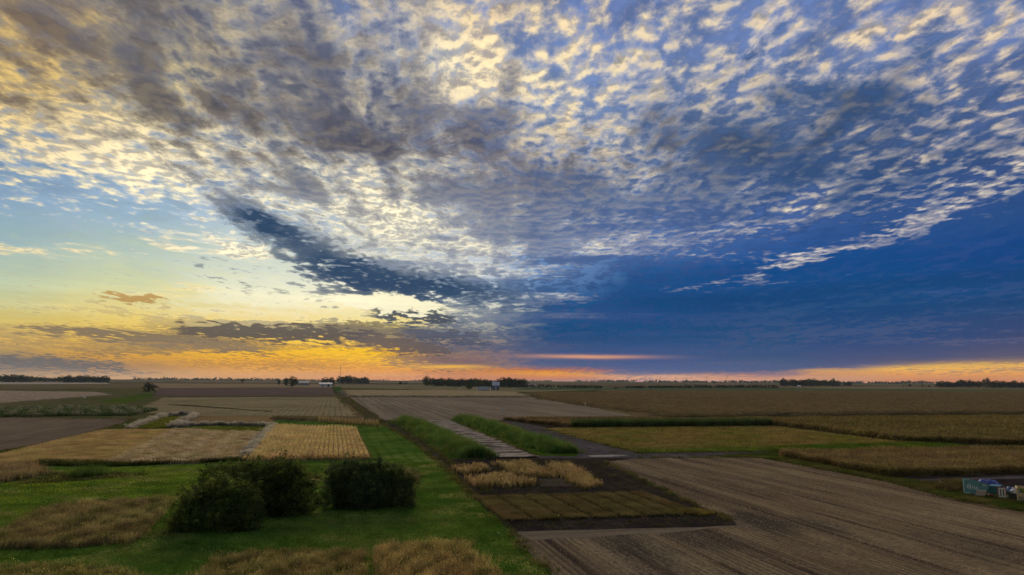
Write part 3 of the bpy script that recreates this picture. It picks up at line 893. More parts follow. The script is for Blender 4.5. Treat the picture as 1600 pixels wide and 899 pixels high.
# ------------------------------------------------------------------ standing crops and tall grasses
M_CORN = plant_mat('dry_corn', 0.25, 0.25)
M_GRASS = plant_mat('dry_grass', 0.35, 0.30)
M_GREEN = plant_mat('green_growth', 0.35, 0.30)
M_WOOD = plant_mat('tree_leaves', 0.32, 0.20)


def streak(q, seed):
    w = np.stack([q @ GU, (q @ GV) * .10], 1)
    return .72 + .56 * patchy(w, 16, seed)


def corn_block(name, pts, h, spacing, along, cl, ct, cs, label, slab=(0.10, 0.075, 0.04), top=(0.19, 0.14, 0.07), lw=0.11, ll=0.55, leaves=6, fillh=0.72, thin=None, ragged=0.15, across=False, edge=0.0):
    poly = P2(pts)
    q = rows_fill(poly, spacing, along, 0.07, ragged=ragged, across=across)
    if thin is not None:
        q = q[RNG.random(len(q)) < thin(q)]
    if edge:
        q = np.concatenate([q, edge_rows(poly, edge)])
    hh = h * (0.88 + 0.24 * patchy(q, 30, 3))
    V = [corn(q, hh, cl, ct, cs, leaves, lw, ll, streak(q, 7) if edge else None)]
    if fillh:
        T = slab_tris(poly, h * fillh, 1.8 if edge else 0, top, slab, step=2.0)
        V.append(T)
    return stuff(name, V, M_CORN, label, 'corn'), len(q)


def build_crops():
    n = {}
    sheet('crop_soil', [(420, 666), (557, 670), (579, 719), (376, 722)], .08, ground_mat('tan_crop_soil', [(0.12, 0.09, 0.045), (0.18, 0.14, 0.07), (0.22, 0.17, 0.085)]), amp=.2)
    CL, CT, CS = (0.13, 0.105, 0.038), (0.32, 0.235, 0.10), (0.40, 0.30, 0.15)
    # small block with clear rows, left of the lawn
    _, n['block'] = corn_block('corn_block', [(424, 667), (554, 671), (575, 718), (380, 721)], 1.35, 1.15, 0.27, (0.16, 0.12, 0.05), (0.43, 0.32, 0.14), (0.50, 0.39, 0.19), 'square block of dry golden corn in straight rows beside the lawn', fillh=0, lw=.13)
    _, n['strip'] = corn_block('corn_strip', [(499, 657), (592, 665), (592, 668), (498, 660.5)], 2.0, 1.3, 0.4, (0.11, 0.09, 0.03), (0.30, 0.23, 0.10), (0.33, 0.25, 0.12), 'narrow strip of taller corn between the lawn and the farm track', fillh=0.0)
    _, n['dark'] = corn_block('corn_strip', [(424, 653.5), (500, 656.5), (498, 659), (430, 656)], 1.6, 1.0, 0.6, (0.05, 0.05, 0.018), (0.15, 0.12, 0.05), (0.20, 0.15, 0.07), 'low dark corn strip behind the corner of the lawn', fillh=.7)
    # front block on the right
    _, n['front'] = corn_block('corn_field', [(1219, 712.5), (1480, 707), (1760, 706.5), (1760, 735), (1387, 746), (1221, 715.5)], 1.75, 0.95, 0.75, (0.085, 0.075, 0.025), (0.235, 0.175, 0.068), (0.31, 0.225, 0.105), 'near corn field with a pointed corner on the right, above the junk heap', lw=.12, ll=.6, edge=.3)
    _, n['mid'] = corn_block('corn_field', [(1100, 658.5), (1300, 656), (1760, 652.5), (1760, 704), (1600, 697), (1396, 689), (1206, 662.5)], 2.1, 1.5, 1.6, (0.085, 0.08, 0.025), (0.215, 0.17, 0.058), (0.28, 0.215, 0.09), 'wide olive corn field on the right behind the bean field', top=(0.17, 0.135, 0.05), lw=.24, ll=1.0, leaves=5, edge=.45)
    _, n['tan'] = corn_block('corn_field', [(788, 657), (985, 656.5), (1090, 658.5), (1200, 661.5), (985, 665.5), (896, 668)], 1.8, 1.4, 1.1, (0.055, 0.05, 0.02), (0.225, 0.155, 0.07), (0.28, 0.195, 0.09), 'tan corn field behind the dark green windbreak row', top=(0.19, 0.14, 0.065), lw=.2, ll=.9, leaves=5, edge=.5)
    # tall dark green row
    poly = P2([(893, 668.6), (1206, 666), (1206, 663.5), (893, 665.5)])
    q = rows_fill(poly, 0.8, 0.35, .1, across=True)
    hh = 2.75 * (0.85 + 0.3 * patchy(q, 5, 8))
    stuff('sorghum_row', [grass(q, hh, 0.30, 5, (0.025, 0.045, 0.012), (0.065, 0.105, 0.03), .14, .2), plumes(q, hh, .16, 1, (0.10, 0.11, 0.05))], M_GREEN, 'long row of tall dark green sorghum at the back of the bean field', 'sorghum')
    # big far field: a low dense crop (closed canopy)
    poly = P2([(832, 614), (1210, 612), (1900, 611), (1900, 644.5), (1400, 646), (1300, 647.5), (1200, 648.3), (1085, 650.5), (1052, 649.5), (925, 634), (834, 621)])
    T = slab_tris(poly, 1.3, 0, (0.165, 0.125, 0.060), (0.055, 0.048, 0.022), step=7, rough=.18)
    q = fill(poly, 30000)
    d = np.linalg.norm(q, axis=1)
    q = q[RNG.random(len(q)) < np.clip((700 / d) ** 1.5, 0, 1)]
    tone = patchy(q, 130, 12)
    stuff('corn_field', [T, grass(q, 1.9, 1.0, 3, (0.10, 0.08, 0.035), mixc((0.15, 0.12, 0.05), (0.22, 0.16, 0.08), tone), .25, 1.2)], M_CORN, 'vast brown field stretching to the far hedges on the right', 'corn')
    # pale crop, centre: near-edge shade put into the green-stalk side colour
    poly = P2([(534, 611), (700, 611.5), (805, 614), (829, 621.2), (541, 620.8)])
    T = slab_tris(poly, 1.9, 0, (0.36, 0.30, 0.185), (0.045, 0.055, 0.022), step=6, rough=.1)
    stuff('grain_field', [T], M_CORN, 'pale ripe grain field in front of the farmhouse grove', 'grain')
    poly = P2([(-240, 611.3), (0, 611.3), (150, 613.3), (170, 617.5), (0, 630), (-240, 645)])
    T = slab_tris(poly, 0.7, 0, (0.40, 0.33, 0.265), (0.12, 0.10, 0.06), step=4, rough=.2)
    q = fill(poly, 14000)
    stuff('grain_field', [T, grass(q, .95, .3, 3, (0.30, 0.24, 0.17), mixc((0.40, 0.33, 0.26), (0.50, 0.42, 0.33), patchy(q, 40, 5)), .3, .4)], M_GRASS, 'pale pinkish grain field at the left edge below the woods', 'grain')

    # weedy band on the left
    poly = P2([(-240, 655), (-240, 645), (0, 640.5), (100, 637.5), (190, 638), (245, 641.5), (205, 650), (0, 652)])
    q = fill(poly, 9000, .5)
    t = patchy(q, 14, 21)
    hh = 1.0 + 1.3 * patchy(q, 9, 22)
    stuff('weed_thicket', [grass(q, hh, .35, 5, (0.018, 0.035, 0.010), mixc((0.035, 0.07, 0.02), (0.16, 0.16, 0.10), t ** 2), .35, .4), plumes(q[t > .55], hh[t > .55], .16, 3, (0.27, 0.25, 0.20))], M_GREEN, 'dark green weed thicket with pale seed heads at the left edge', 'weeds')

    # golden stubble and pale prairie grass, left
    poly = P2([(-260, 757), (0, 713), (80, 693), (162, 674), (272, 673), (166, 726.5), (0, 725.5), (-260, 790)])
    q = fill(poly, 42000, .3)
    t = patchy(q, 18, 31)
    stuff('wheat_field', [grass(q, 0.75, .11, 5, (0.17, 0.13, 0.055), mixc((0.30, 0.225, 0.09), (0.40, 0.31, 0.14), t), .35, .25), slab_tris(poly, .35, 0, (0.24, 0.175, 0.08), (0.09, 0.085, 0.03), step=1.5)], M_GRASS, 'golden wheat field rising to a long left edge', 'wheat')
    poly = P2([(272, 673.5), (340, 677), (405, 678.5), (383, 719), (300, 725), (168, 727.5)])
    q = fill(poly, 16000, .3)
    t = patchy(q, 8, 32)
    cc = mixc((0.27, 0.205, 0.095), (0.46, 0.385, 0.26), t)
    hh = .75 + .5 * patchy(q, 6, 33)
    stuff('prairie_grass', [grass(q, hh, .14, 5, (0.13, 0.115, 0.045), cc, .35, .3), plumes(q, hh, .13, 2, cc), slab_tris(poly, .45, 0, (0.24, 0.19, 0.10), (0.06, 0.065, 0.025), step=1.5)], M_GRASS, 'pale silvery prairie grass plot between wheat and corn block', 'prairie grass')
    # dark green foot along the near edge of both
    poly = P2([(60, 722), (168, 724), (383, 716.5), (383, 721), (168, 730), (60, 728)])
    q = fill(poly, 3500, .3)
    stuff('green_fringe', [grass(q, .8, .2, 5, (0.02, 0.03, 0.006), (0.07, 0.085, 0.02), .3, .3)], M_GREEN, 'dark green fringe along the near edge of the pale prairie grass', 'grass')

    # ribbons of plume grass
    def ribbon(pts, width, cnt, h, label, col=(0.42, 0.385, 0.32)):
        g = P2(pts)
        seg = np.linalg.norm(np.diff(g, axis=0), axis=1)
        cs = np.concatenate([[0], np.cumsum(seg)])
        s = RNG.random(cnt) * cs[-1]
        i = np.clip(np.searchsorted(cs, s) - 1, 0, len(seg) - 1)
        f = (s - cs[i]) / seg[i]
        p = g[i] + (g[i + 1] - g[i]) * f[:, None]
        d = (g[i + 1] - g[i]) / seg[i][:, None]
        p = p + np.stack([-d[:, 1], d[:, 0]], 1) * (RNG.normal(size=cnt) * width * .27)[:, None]
        hh = h * (.55 + .8 * patchy(p, 8, int(cnt)))
        thin = RNG.random(cnt) < .35 + .8 * patchy(p, 5, int(cnt) + 1)
        p, hh = p[thin], hh[thin]
        stuff('plume_grass', [grass(p, hh * .9, .2, 4, (0.09, 0.10, 0.05), np.array(col) * .8, .25, .3), plumes(p, hh, .2, 4, np.array(col))], M_GRASS, label, 'plume grass')
    ribbon([(202, 671), (235, 659), (258, 650.5)], 3.2, 1500, 1.5, 'pale plume grass ribbon slanting up the left side of the small green plot')
    ribbon([(258, 650.5), (282, 648.5), (306, 649.5)], 3.2, 700, 1.4, 'pale plume grass ribbon closing the top of the small green plot')
    ribbon([(306, 650.5), (285, 661), (268, 669.5)], 3.4, 1300, 1.5, 'pale plume grass ribbon down the right side of the small green plot')
    ribbon([(268, 669.5), (300, 666), (345, 665), (425, 667)], 3.0, 1900, 1.3, 'long level plume grass ribbon above the pale prairie plot')
    ribbon([(427, 666), (407, 688), (384, 717)], 2.2, 2000, 1.3, 'pale plume grass ribbon along the left side of the corn block', (0.42, 0.40, 0.33))
    for pts, lab in (([(206, 671), (258, 653), (300, 652.5), (267, 669)], 'small green grass plot framed by plume grass'),
                     ([(268, 672), (330, 668), (424, 669.5), (405, 679), (335, 678), (300, 675)], 'green and yellow grass strip above the pale prairie plot')):
        poly = P2(pts)
        q = fill(poly, 3500, .3)
        t = patchy(q, 10, 41)
        stuff('green_grass', [grass(q, .6, .25, 5, (0.03, 0.055, 0.008), mixc((0.06, 0.11, 0.015), (0.20, 0.19, 0.03), t), .35, .3)], M_GREEN, lab, 'grass')

    # two rows of tall green grass beside the striped plot
    def tallrow(pts, width, cnt, h, label):
        g = P2(pts)
        seg = np.linalg.norm(np.diff(g, axis=0), axis=1)
        cs = np.concatenate([[0], np.cumsum(seg)])
        s = RNG.random(cnt) * cs[-1]
        i = np.clip(np.searchsorted(cs, s) - 1, 0, len(seg) - 1)
        p = g[i] + (g[i + 1] - g[i]) * ((s - cs[i]) / seg[i])[:, None]
        d = (g[i + 1] - g[i]) / seg[i][:, None]
        off = RNG.normal(size=cnt) * .36
        p = p + np.stack([-d[:, 1], d[:, 0]], 1) * (off * width)[:, None]
        b = patchy(p, 9, 51)
        b = np.clip(.65 * b + .45 * patchy(p, 3.2, 53), 0, 1)
        hh = h * (.42 + .85 * b) * np.clip(1.15 - np.abs(off) * .9, .3, 1)
        t = patchy(p, 7, 52)
        stuff('tall_grass', [grass(p, hh, .2, 7, (0.018, 0.042, 0.008), mixc((0.045, 0.105, 0.022), (0.12, 0.16, 0.035), t), .28, .45)], M_GREEN, label, 'tall grass')
    tallrow([(628, 661), (650, 668), (690, 689), (722, 706), (748, 716)], 5.8, 5600, 3.1, 'tall green grass row along the dirt track, left of the striped plot')
    tallrow([(722, 657.5), (760, 669), (810, 686), (850, 700), (884, 709)], 5.8, 5600, 3.0, 'tall green grass row right of the striped plot by the gravel')

    # small tan trial plots on dark soil
    for pts, h, lab in (([(700, 733), (757, 728), (770, 738), (722, 745)], 1.25, 'leftmost tall tan trial plot beside the dirt track'),
                        ([(722, 750), (790, 744), (842, 757), (836, 763), (735, 764)], 1.35, 'front tall tan trial plot just above the dark soil strip'),
                        ([(760, 727), (830, 724), (874, 746), (868, 750), (806, 745), (780, 731)], 1.3, 'middle tall tan trial plot in the second row'),
                        ([(848, 729), (894, 728), (948, 762), (908, 768), (876, 750)], 1.35, 'rightmost tall tan trial plot beside the harvested field')):
        poly = P2(pts)
        poly = shrink(poly, .55)
        q = rows_fill(poly, .95, .13, .09, ragged=.2)
        q = q[RNG.random(len(q)) < .45 + .8 * patchy(q, 3.5, 62)]
        t = patchy(q, 4, 63)
        hh = h * (.6 + .5 * patchy(q, 5, 61))
        stuff('trial_plot', [grass(q, hh, .085, 5, (0.055, 0.05, 0.018), mixc((0.24, 0.18, 0.07), (0.46, 0.34, 0.16), t), .16, .12), corn(q[::3], hh[::3] * .9, (0.07, 0.06, 0.02), (0.30, 0.22, 0.09), (0.46, 0.35, 0.18), 4, .06, .3)], M_CORN, lab, 'crop plot')
    # low bean plots, divided by narrow furrows
    A, B, C_, D = [at(*p) for p in ((738, 779), (1008, 771.5), (1104, 806), (786, 816))]
    cut = [0, .14, .285, .425, .56, .69, .80, .895, 1.0]
    names = ['first', 'second', 'third', 'fourth', 'fifth', 'sixth', 'seventh', 'eighth']
    for i in range(8):
        f0, f1 = cut[i] + .016, cut[i + 1] - .016
        poly = np.array([A + (B - A) * f0, A + (B - A) * f1, D + (C_ - D) * f1, D + (C_ - D) * f0])
        q = fill(poly, int(90 * abs(_area(poly))), .1)
        t = np.clip(patchy(q, 5, 70 + i) * .6 + RNG.random() * .4, 0, 1)
        tip = mixc((0.155, 0.118, 0.05), (0.15, 0.14, 0.055), t)
        stuff('bean_plot', [grass(q, .48, .10, 4, (0.06, 0.045, 0.02), tip, .25, .10)], M_GRASS, f'low brown bean plot, {names[i]} from the dirt track', 'crop plot')
    q = fill(P2([(1085, 797), (1112, 804), (1098, 808), (1060, 803)]), 500, .2)
    stuff('yellow_weeds', [grass(q, .45, .14, 4, (0.06, 0.06, 0.015), (0.26, 0.22, 0.05), .4, .2)], M_GRASS, 'yellowing weeds at the sharp corner of the bean plots', 'weeds')

    # bean field: short rows
    poly = P2([(850, 671), (893, 669.5), (1206, 666.5), (1395, 690), (1505, 697), (1480, 699.5), (1216, 705), (1000, 708.5), (938, 694)])
    q = rows_fill(poly, 1.55, .42, .14, across=True, ragged=.3)
    t = patchy(q, 28, 81)
    e = np.clip(1 - np.abs(q @ GU - (poly @ GU).min()) / 14, 0, 1)
    tip = mixc((0.15, 0.145, 0.03), (0.23, 0.165, 0.06), t)
    tip = tip + (np.array((0.075, 0.15, 0.015)) - tip) * (e ** .6)[:, None]
    stuff('bean_rows', [grass(q, .5, .26, 5, (0.035, 0.045, 0.010), tip, .45, .28)], M_GREEN, 'yellow green bean rows in front of the sorghum row', 'beans')
    poly = P2([(1195, 704), (1215, 699), (1430, 692.5), (1512, 697), (1480, 699.8), (1216, 704.8)])
    q = fill(poly, 6000, .4)
    stuff('clover_strip', [grass(q, .5, .3, 5, (0.025, 0.055, 0.008), mixc((0.06, 0.135, 0.012), (0.11, 0.17, 0.02), patchy(q, 15, 82)), .45, .3)], M_GREEN, 'bright green strip between bean rows and the near corn field', 'ground cover')

    # foreground prairie patches
    def prairie(name, pts, dens, h, low, a, b, sc, label, wind=(0, 0), blade=.055, k=9, streak=None):
        poly = P2(pts)
        q = np.concatenate([fill(poly, int(dens * abs(_area(poly)) * .8), .25), fill(poly, int(dens * abs(_area(poly)) * .2), .55)])
        if streak:
            w = np.stack([q @ GU * streak, q @ GV], 1)
            t = np.clip(.6 * patchy(w, sc, 91) + .4 * patchy(q, sc * .45, 92), 0, 1)
        else:
            t = np.clip(.6 * patchy(q, sc, 91) + .4 * patchy(q, sc * .4, 92), 0, 1)
        hh = h * (.55 + .8 * patchy(q, sc * .7, 93))
        base = mixc(a, b, t)
        gz = np.clip((patchy(q, sc * .8, 94) - .5) * 2.2, 0, .75)[:, None]
        base = base + (np.array((0.075, 0.095, 0.022)) - base) * gz
        dz = np.clip((patchy(q, sc * .55, 99) - .58) * 2.4, 0, .6)[:, None]
        base = base + (np.array((0.085, 0.062, 0.05)) - base) * dz
        base = base * (.55 + .9 * RNG.random((len(q), 1)))
        V = [grass(q, hh, blade, k, low, base, .30, .22, wind=wind)]
        s = RNG.random(len(q)) < .35
        V.append(plumes(q[s], hh[s], .06, 3, mixc(a, b, t[s]) * 1.15))
        stuff(name, V, M_GRASS, label, 'prairie grass')
    prairie('prairie_patch', [(-120, 866), (0, 834), (60, 802), (130, 788), (268, 784), (250, 806), (204, 851), (100, 859), (0, 860)], 11, .95, (0.05, 0.05, 0.02), (0.15, 0.125, 0.045), (0.26, 0.215, 0.09), 9, 'brown prairie grass patch on the left in front of the lawn', wind=(.25, .1), streak=.3)
    prairie('prairie_patch', [(-200, 904), (-60, 890), (60, 884), (150, 888), (215, 899), (262, 930), (260, 1050), (-300, 1050)], 13, .55, (0.06, 0.07, 0.02), (0.15, 0.155, 0.035), (0.28, 0.235, 0.08), 6, 'yellow green rough grass patch in the bottom left corner')
    prairie('prairie_patch', [(338, 870), (420, 865), (566, 862), (570, 900), (570, 1050), (240, 1050), (310, 905)], 15, .6, (0.06, 0.055, 0.02), (0.19, 0.145, 0.05), (0.30, 0.24, 0.09), 5, 'reddish tan rough grass patch at bottom centre, lower of the two')
    prairie('prairie_patch', [(588, 863), (640, 857), (722, 851), (742, 874), (780, 905), (870, 1050), (604, 1050), (594, 900)], 15, .95, (0.06, 0.055, 0.02), (0.26, 0.19, 0.065), (0.36, 0.265, 0.105), 4.5, 'taller golden prairie grass patch at bottom centre beside the lawn strip')
    prairie('brush_patch', [(-80, 735), (0, 730), (55, 732), (70, 741), (40, 750), (-80, 765)], 7, 1.3, (0.05, 0.05, 0.02), (0.22, 0.16, 0.075), (0.32, 0.235, 0.12), 6, 'tan brush at the left edge below the wheat', k=8, blade=.1)
    prairie('brush_patch', [(612, 742), (640, 736), (655, 747), (650, 757), (622, 762)], 9, 1.0, (0.05, 0.055, 0.02), (0.13, 0.125, 0.045), (0.22, 0.165, 0.07), 5, 'tan brush behind the right shrub', k=8, blade=.08)
    prairie('brush_patch', [(482, 748), (500, 744), (505, 752), (488, 760)], 8, .5, (0.05, 0.055, 0.02), (0.20, 0.17, 0.06), (0.30, 0.22, 0.10), 4, 'dry yellow grass between the shrubs', k=7, blade=.08)
    q = fill(P2([(112, 741), (162, 737), (166, 743), (116, 748)]), 520, .6)
    stuff('reed_clump', [grass(q, 1.5 * (.3 + patchy(q, 3, 5)), .10, 4, (0.04, 0.06, 0.012), (0.085, 0.14, 0.025), .18, .25)], M_GREEN, 'tall green reed clump on dark soil below the wheat', 'reeds')

    # rough grass over the near lawn and verges
    poly = P2([(-300, 775), (0, 740), (165, 732), (300, 728), (590, 722), (690, 722), (750, 780), (796, 824), (862, 899), (985, 1100), (-500, 1100)])
    q = fill(poly, 52000)
    t = np.clip(.5 * patchy(q, 22, 95) + .5 * patchy(q, 6, 96), 0, 1)
    a = mixc((0.027, 0.058, 0.008), (0.064, 0.112, 0.014), t)
    dry = np.clip((patchy(q, 13, 97) - .62) * 3, 0, .8)
    for px, py, ru, rv, k in ((570, 815, 4.5, 9, .75), (445, 820, 3.5, 4, .65), (640, 760, 4, 4, .6), (300, 738, 3, 12, .5), (620, 722, 6, 5, .35), (490, 752, 4, 3, .6), (240, 872, 2.5, 4, .5)):
        c = at(px, py) - 0
        e = ((q - c) @ GU / ru) ** 2 + ((q - c) @ GV / rv) ** 2
        dry = np.maximum(dry, k * np.exp(-e) * (.5 + .8 * patchy(q, 3, 101)))
    left = np.clip((-q[:, 0] - 25) / 40, 0, 1)[:, None] * np.clip((q[:, 1] - 75) / 40, 0, 1)[:, None]
    a = a + (np.array((0.125, 0.160, 0.016)) - a) * left * .8
    band = .5 + .5 * np.sin((q @ GU) * 2 * math.pi / 8.5 + 2.5 * patchy(q, 40, 120))
    a = a * (.78 + .42 * band)[:, None]
    a = a + (np.array((0.15, 0.14, 0.045)) - a) * dry[:, None]
    stuff('lawn_grass', [grass(q, .17, .09, 4, a * .6, a, .5, .3, z=.05)], M_GREEN, 'mown green grass of the lawn in the foreground', 'grass')
    poly = P2([(1110, 713), (1222, 716.5), (1385, 748), (1450, 755), (1600, 772), (1800, 800), (1800, 842), (1600, 800), (1500, 782), (1385, 752.5), (1190, 716)])
    q = fill(poly, 15000, .3)
    t = patchy(q, 8, 98)
    stuff('verge_grass', [grass(q, .42, .12, 5, (0.03, 0.04, 0.01), mixc((0.05, 0.085, 0.012), (0.13, 0.11, 0.04), t), .45, .3, z=.07)], M_GREEN, 'rough grass verge between the harvested field and the corn', 'grass')
    poly = P2([(1470, 757), (1506, 755), (1508, 768), (1480, 772), (1464, 764)])
    q = fill(poly, 900, .3)
    stuff('verge_weeds', [grass(q, .9, .14, 6, (0.035, 0.035, 0.012), (0.13, 0.105, 0.04), .3, .3, z=.07)], M_GRASS, 'brown weeds beside the teal board', 'weeds')
    # weeds creeping over the dark soil and along the tracks
    for pts, num, lab in (([(690, 719), (745, 717), (990, 716), (948, 722), (1015, 757), (1145, 814), (1150, 821), (800, 831), (746, 781)], 5200, 'scattered weeds on the dark soil round the trial plots'),
                          ([(592, 658), (612, 657), (672, 697), (764, 770), (806, 830), (790, 828), (744, 781), (680, 719), (630, 680)], 2600, 'thin weeds along the dirt track'),
                          ([(785, 656), (852, 668), (940, 694), (1000, 708), (1216, 705), (1216, 712), (990, 718), (905, 712)], 1500, 'thin weeds on the gravel track'),
                          ([(20, 757), (62, 738), (130, 741), (215, 738), (225, 743), (120, 752)], 900, 'weeds on the dark soil below the wheat')):
        poly = P2(pts)
        q = fill(poly, num, .5)
        keep = patchy(q, 5, 111) * .6 + patchy(q, 14, 112) * .5 > .48
        q = q[keep]
        stuff('soil_weeds', [grass(q, .16 + .2 * patchy(q, 3, 113), .12, 3, (0.03, 0.034, 0.012), mixc((0.05, 0.07, 0.016), (0.13, 0.10, 0.05), patchy(q, 7, 114)), .6, .3, z=.07)], M_GREEN, lab, 'weeds')
    # weedy margins where fields, tracks and verges meet
    lines = [[(946, 722), (1015, 757), (1148, 816)], [(1000, 716), (1190, 715.5), (1385, 752.5), (1500, 783), (1600, 801)], [(862, 899), (812, 848), (800, 831)],
             [(850, 670), (938, 694), (1000, 709), (1216, 706)], [(612, 657), (672, 697), (764, 770)], [(592, 660), (655, 696), (746, 781)], [(0, 706), (100, 689), (188, 663)], [(0, 653), (203, 655)],
             [(545, 621), (572, 656), (600, 658)], [(662, 658), (745, 719)], [(706, 657), (834, 711)], [(383, 720), (575, 718), (554, 671)], [(20, 757), (120, 752), (225, 743)]]
    qs = []
    for ln in lines:
        g = P2(ln)
        for a0, b0 in zip(g[:-1], g[1:]):
            L = np.linalg.norm(b0 - a0)
            m = int(min(900, L * 9))
            qs.append(a0 + (b0 - a0) * RNG.random(m)[:, None] + RNG.normal(size=(m, 2)) * .45)
    q = np.concatenate(qs)
    q = q[patchy(q, 6, 121) + .5 * patchy(q, 2, 122) > .55]
    stuff('margin_weeds', [grass(q, .2 + .35 * patchy(q, 3, 123), .12, 4, (0.035, 0.04, 0.012), mixc((0.07, 0.10, 0.02), (0.22, 0.17, 0.07), patchy(q, 8, 124)), .5, .3, z=.06)], M_GREEN, 'weeds along the margins of fields and tracks', 'weeds')
    # loose stubble on the near harvested field
    poly = P2([(946, 722), (1190, 717), (1385, 754), (1600, 803), (1850, 860), (1950, 1080), (1000, 1080), (866, 899), (820, 850), (1152, 823), (1015, 757)])
    q = rows_fill(poly, .78, .38, .10)
    q = q[RNG.random(len(q)) < .9 * np.clip((120 / np.linalg.norm(q, axis=1)) ** 1.3, .05, 1)]
    stuff('stubble', [grass(q, .17, .05, 3, (0.14, 0.10, 0.06), mixc((0.26, 0.20, 0.13), (0.60, 0.48, 0.29), patchy(np.stack([q @ GU * .08, q @ GV], 1), 3.0, 131) * .7 + .3 * patchy(q, 9, 132)), .6, .14, z=.06)], M_GRASS, 'cut stubble of the harvested field at lower right', 'stubble')
    return n


print('crops', build_crops())
# ------------------------------------------------------------------ trees, shrubs, hedges
def leaf_cloud(clusters, radius, n, leaf, c_dark, c_light, flat=0.75):
    """n leaf faces round each cluster centre; every cluster has its own shade of green"""
    k = len(clusters)
    P = np.repeat(clusters, n, 0) + RNG.normal(size=(k * n, 3)) * radius * np.array([1, 1, flat]) * .55
    t = np.clip(RNG.random(k) ** 2.0 * 1.15, 0, 1)
    c = mixc(c_dark, c_light, np.repeat(t, n))
    c *= 0.8 + 0.4 * RNG.random((len(c), 1))
    V = P[:, None, :] + RNG.normal(size=(len(P), 3, 3)) * leaf * .55
    return V, np.repeat(c[:, None], 3, 1)


def lobes_clusters(lobes, n, inner=.62):
    """cluster centres spread through and over a set of ellipsoids (x, y, z, rx, ry, rz)"""
    L = np.array(lobes, float)
    w = (L[:, 3] * L[:, 5]); w /= w.sum()
    i = RNG.choice(len(L), n, p=w)
    d = RNG.normal(size=(n, 3)); d /= np.linalg.norm(d, axis=1)[:, None]
    r = (inner ** 3 + (1.06 - inner ** 3) * RNG.random(n)) ** (1 / 3)
    p = L[i, :3] + d * L[i, 3:] * r[:, None]
    p[:, 2] = np.abs(p[:, 2] - .15) + .15
    return p


def make_crown(name, lobes, ncl, rad, nleaf, leaf, cd, cl, sprays=0):
    K = lobes_clusters(lobes, ncl)
    V, C = leaf_cloud(K, rad, nleaf, leaf, cd, cl)
    if sprays:
        # loose shoots that break the outline
        L = np.array(lobes, float)
        i = RNG.choice(len(L), sprays)
        d = RNG.normal(size=(sprays, 3)); d[:, 2] = np.abs(d[:, 2]) * .9 + .1
        d /= np.linalg.norm(d, axis=1)[:, None]
        vs, cs = [V], [C]
        ln = .3 + 1.3 * RNG.random(sprays) ** 1.6
        for f in (.0, .35, .7, 1.0):
            c = L[i, :3] + d * L[i, 3:] * .98 + d * (ln * f)[:, None]
            c[:, 2] = np.maximum(c[:, 2], .15)
            v2, c2 = leaf_cloud(c, .34 * (1.15 - .6 * f), 9, leaf * .95, cd, cl)
            vs.append(v2); cs.append(c2)
        V, C = np.concatenate(vs), np.concatenate(cs)
    V[:, :, 2] = np.maximum(V[:, :, 2], .03)
    return tri_mesh(name, V, C)


M_BARK = paint_mat('bark', (0.055, 0.042, 0.032), .9, .5, 6.0)


def trunk_mb(h, r, limbs, spread):
    mb = MB()
    mb.tube([(0, 0, -.1), (r * .3, 0, h * .3), (0, r * .4, h * .55)], [r, r * .75, r * .5], 7)
    for k in range(limbs):
        a = 2 * math.pi * (k + random.random() * .6) / limbs
        z0 = h * (.25 + .25 * random.random())
        e = spread * (.6 + .4 * random.random())
        mb.tube([(0, 0, z0), (math.cos(a) * e * .45, math.sin(a) * e * .45, z0 + h * .2), (math.cos(a) * e, math.sin(a) * e, z0 + h * .42)], [r * .45, r * .3, r * .08], 5)
    return mb


def shrub(pos, lobes, ncl, label, cd=(0.014, 0.024, 0.007), cl=(0.040, 0.060, 0.014), leaf=.2, h=5.0, stems=5):
    root = empty('large_shrub', (pos[0], pos[1], 0.05))
    tag(root, label, 'shrub')
    link('crown', make_crown('crown', lobes, int(ncl * .85), .50, 46, leaf, cd, cl, ncl // 2), M_WOOD, root)
    mb = MB()
    for k in range(stems):
        a = 6.28 * k / stems
        lo = lobes[k % len(lobes)]
        mb.tube([(math.cos(a) * .3, math.sin(a) * .3, -.1), (lo[0] * .4 + math.cos(a) * .5, lo[1] * .4 + math.sin(a) * .5, h * .3), (lo[0] + math.cos(a) * .6, lo[1] + math.sin(a) * .6, h * .8)], [.16, .11, .03], 6)
    mb.build('trunk', M_BARK, root)
    return root


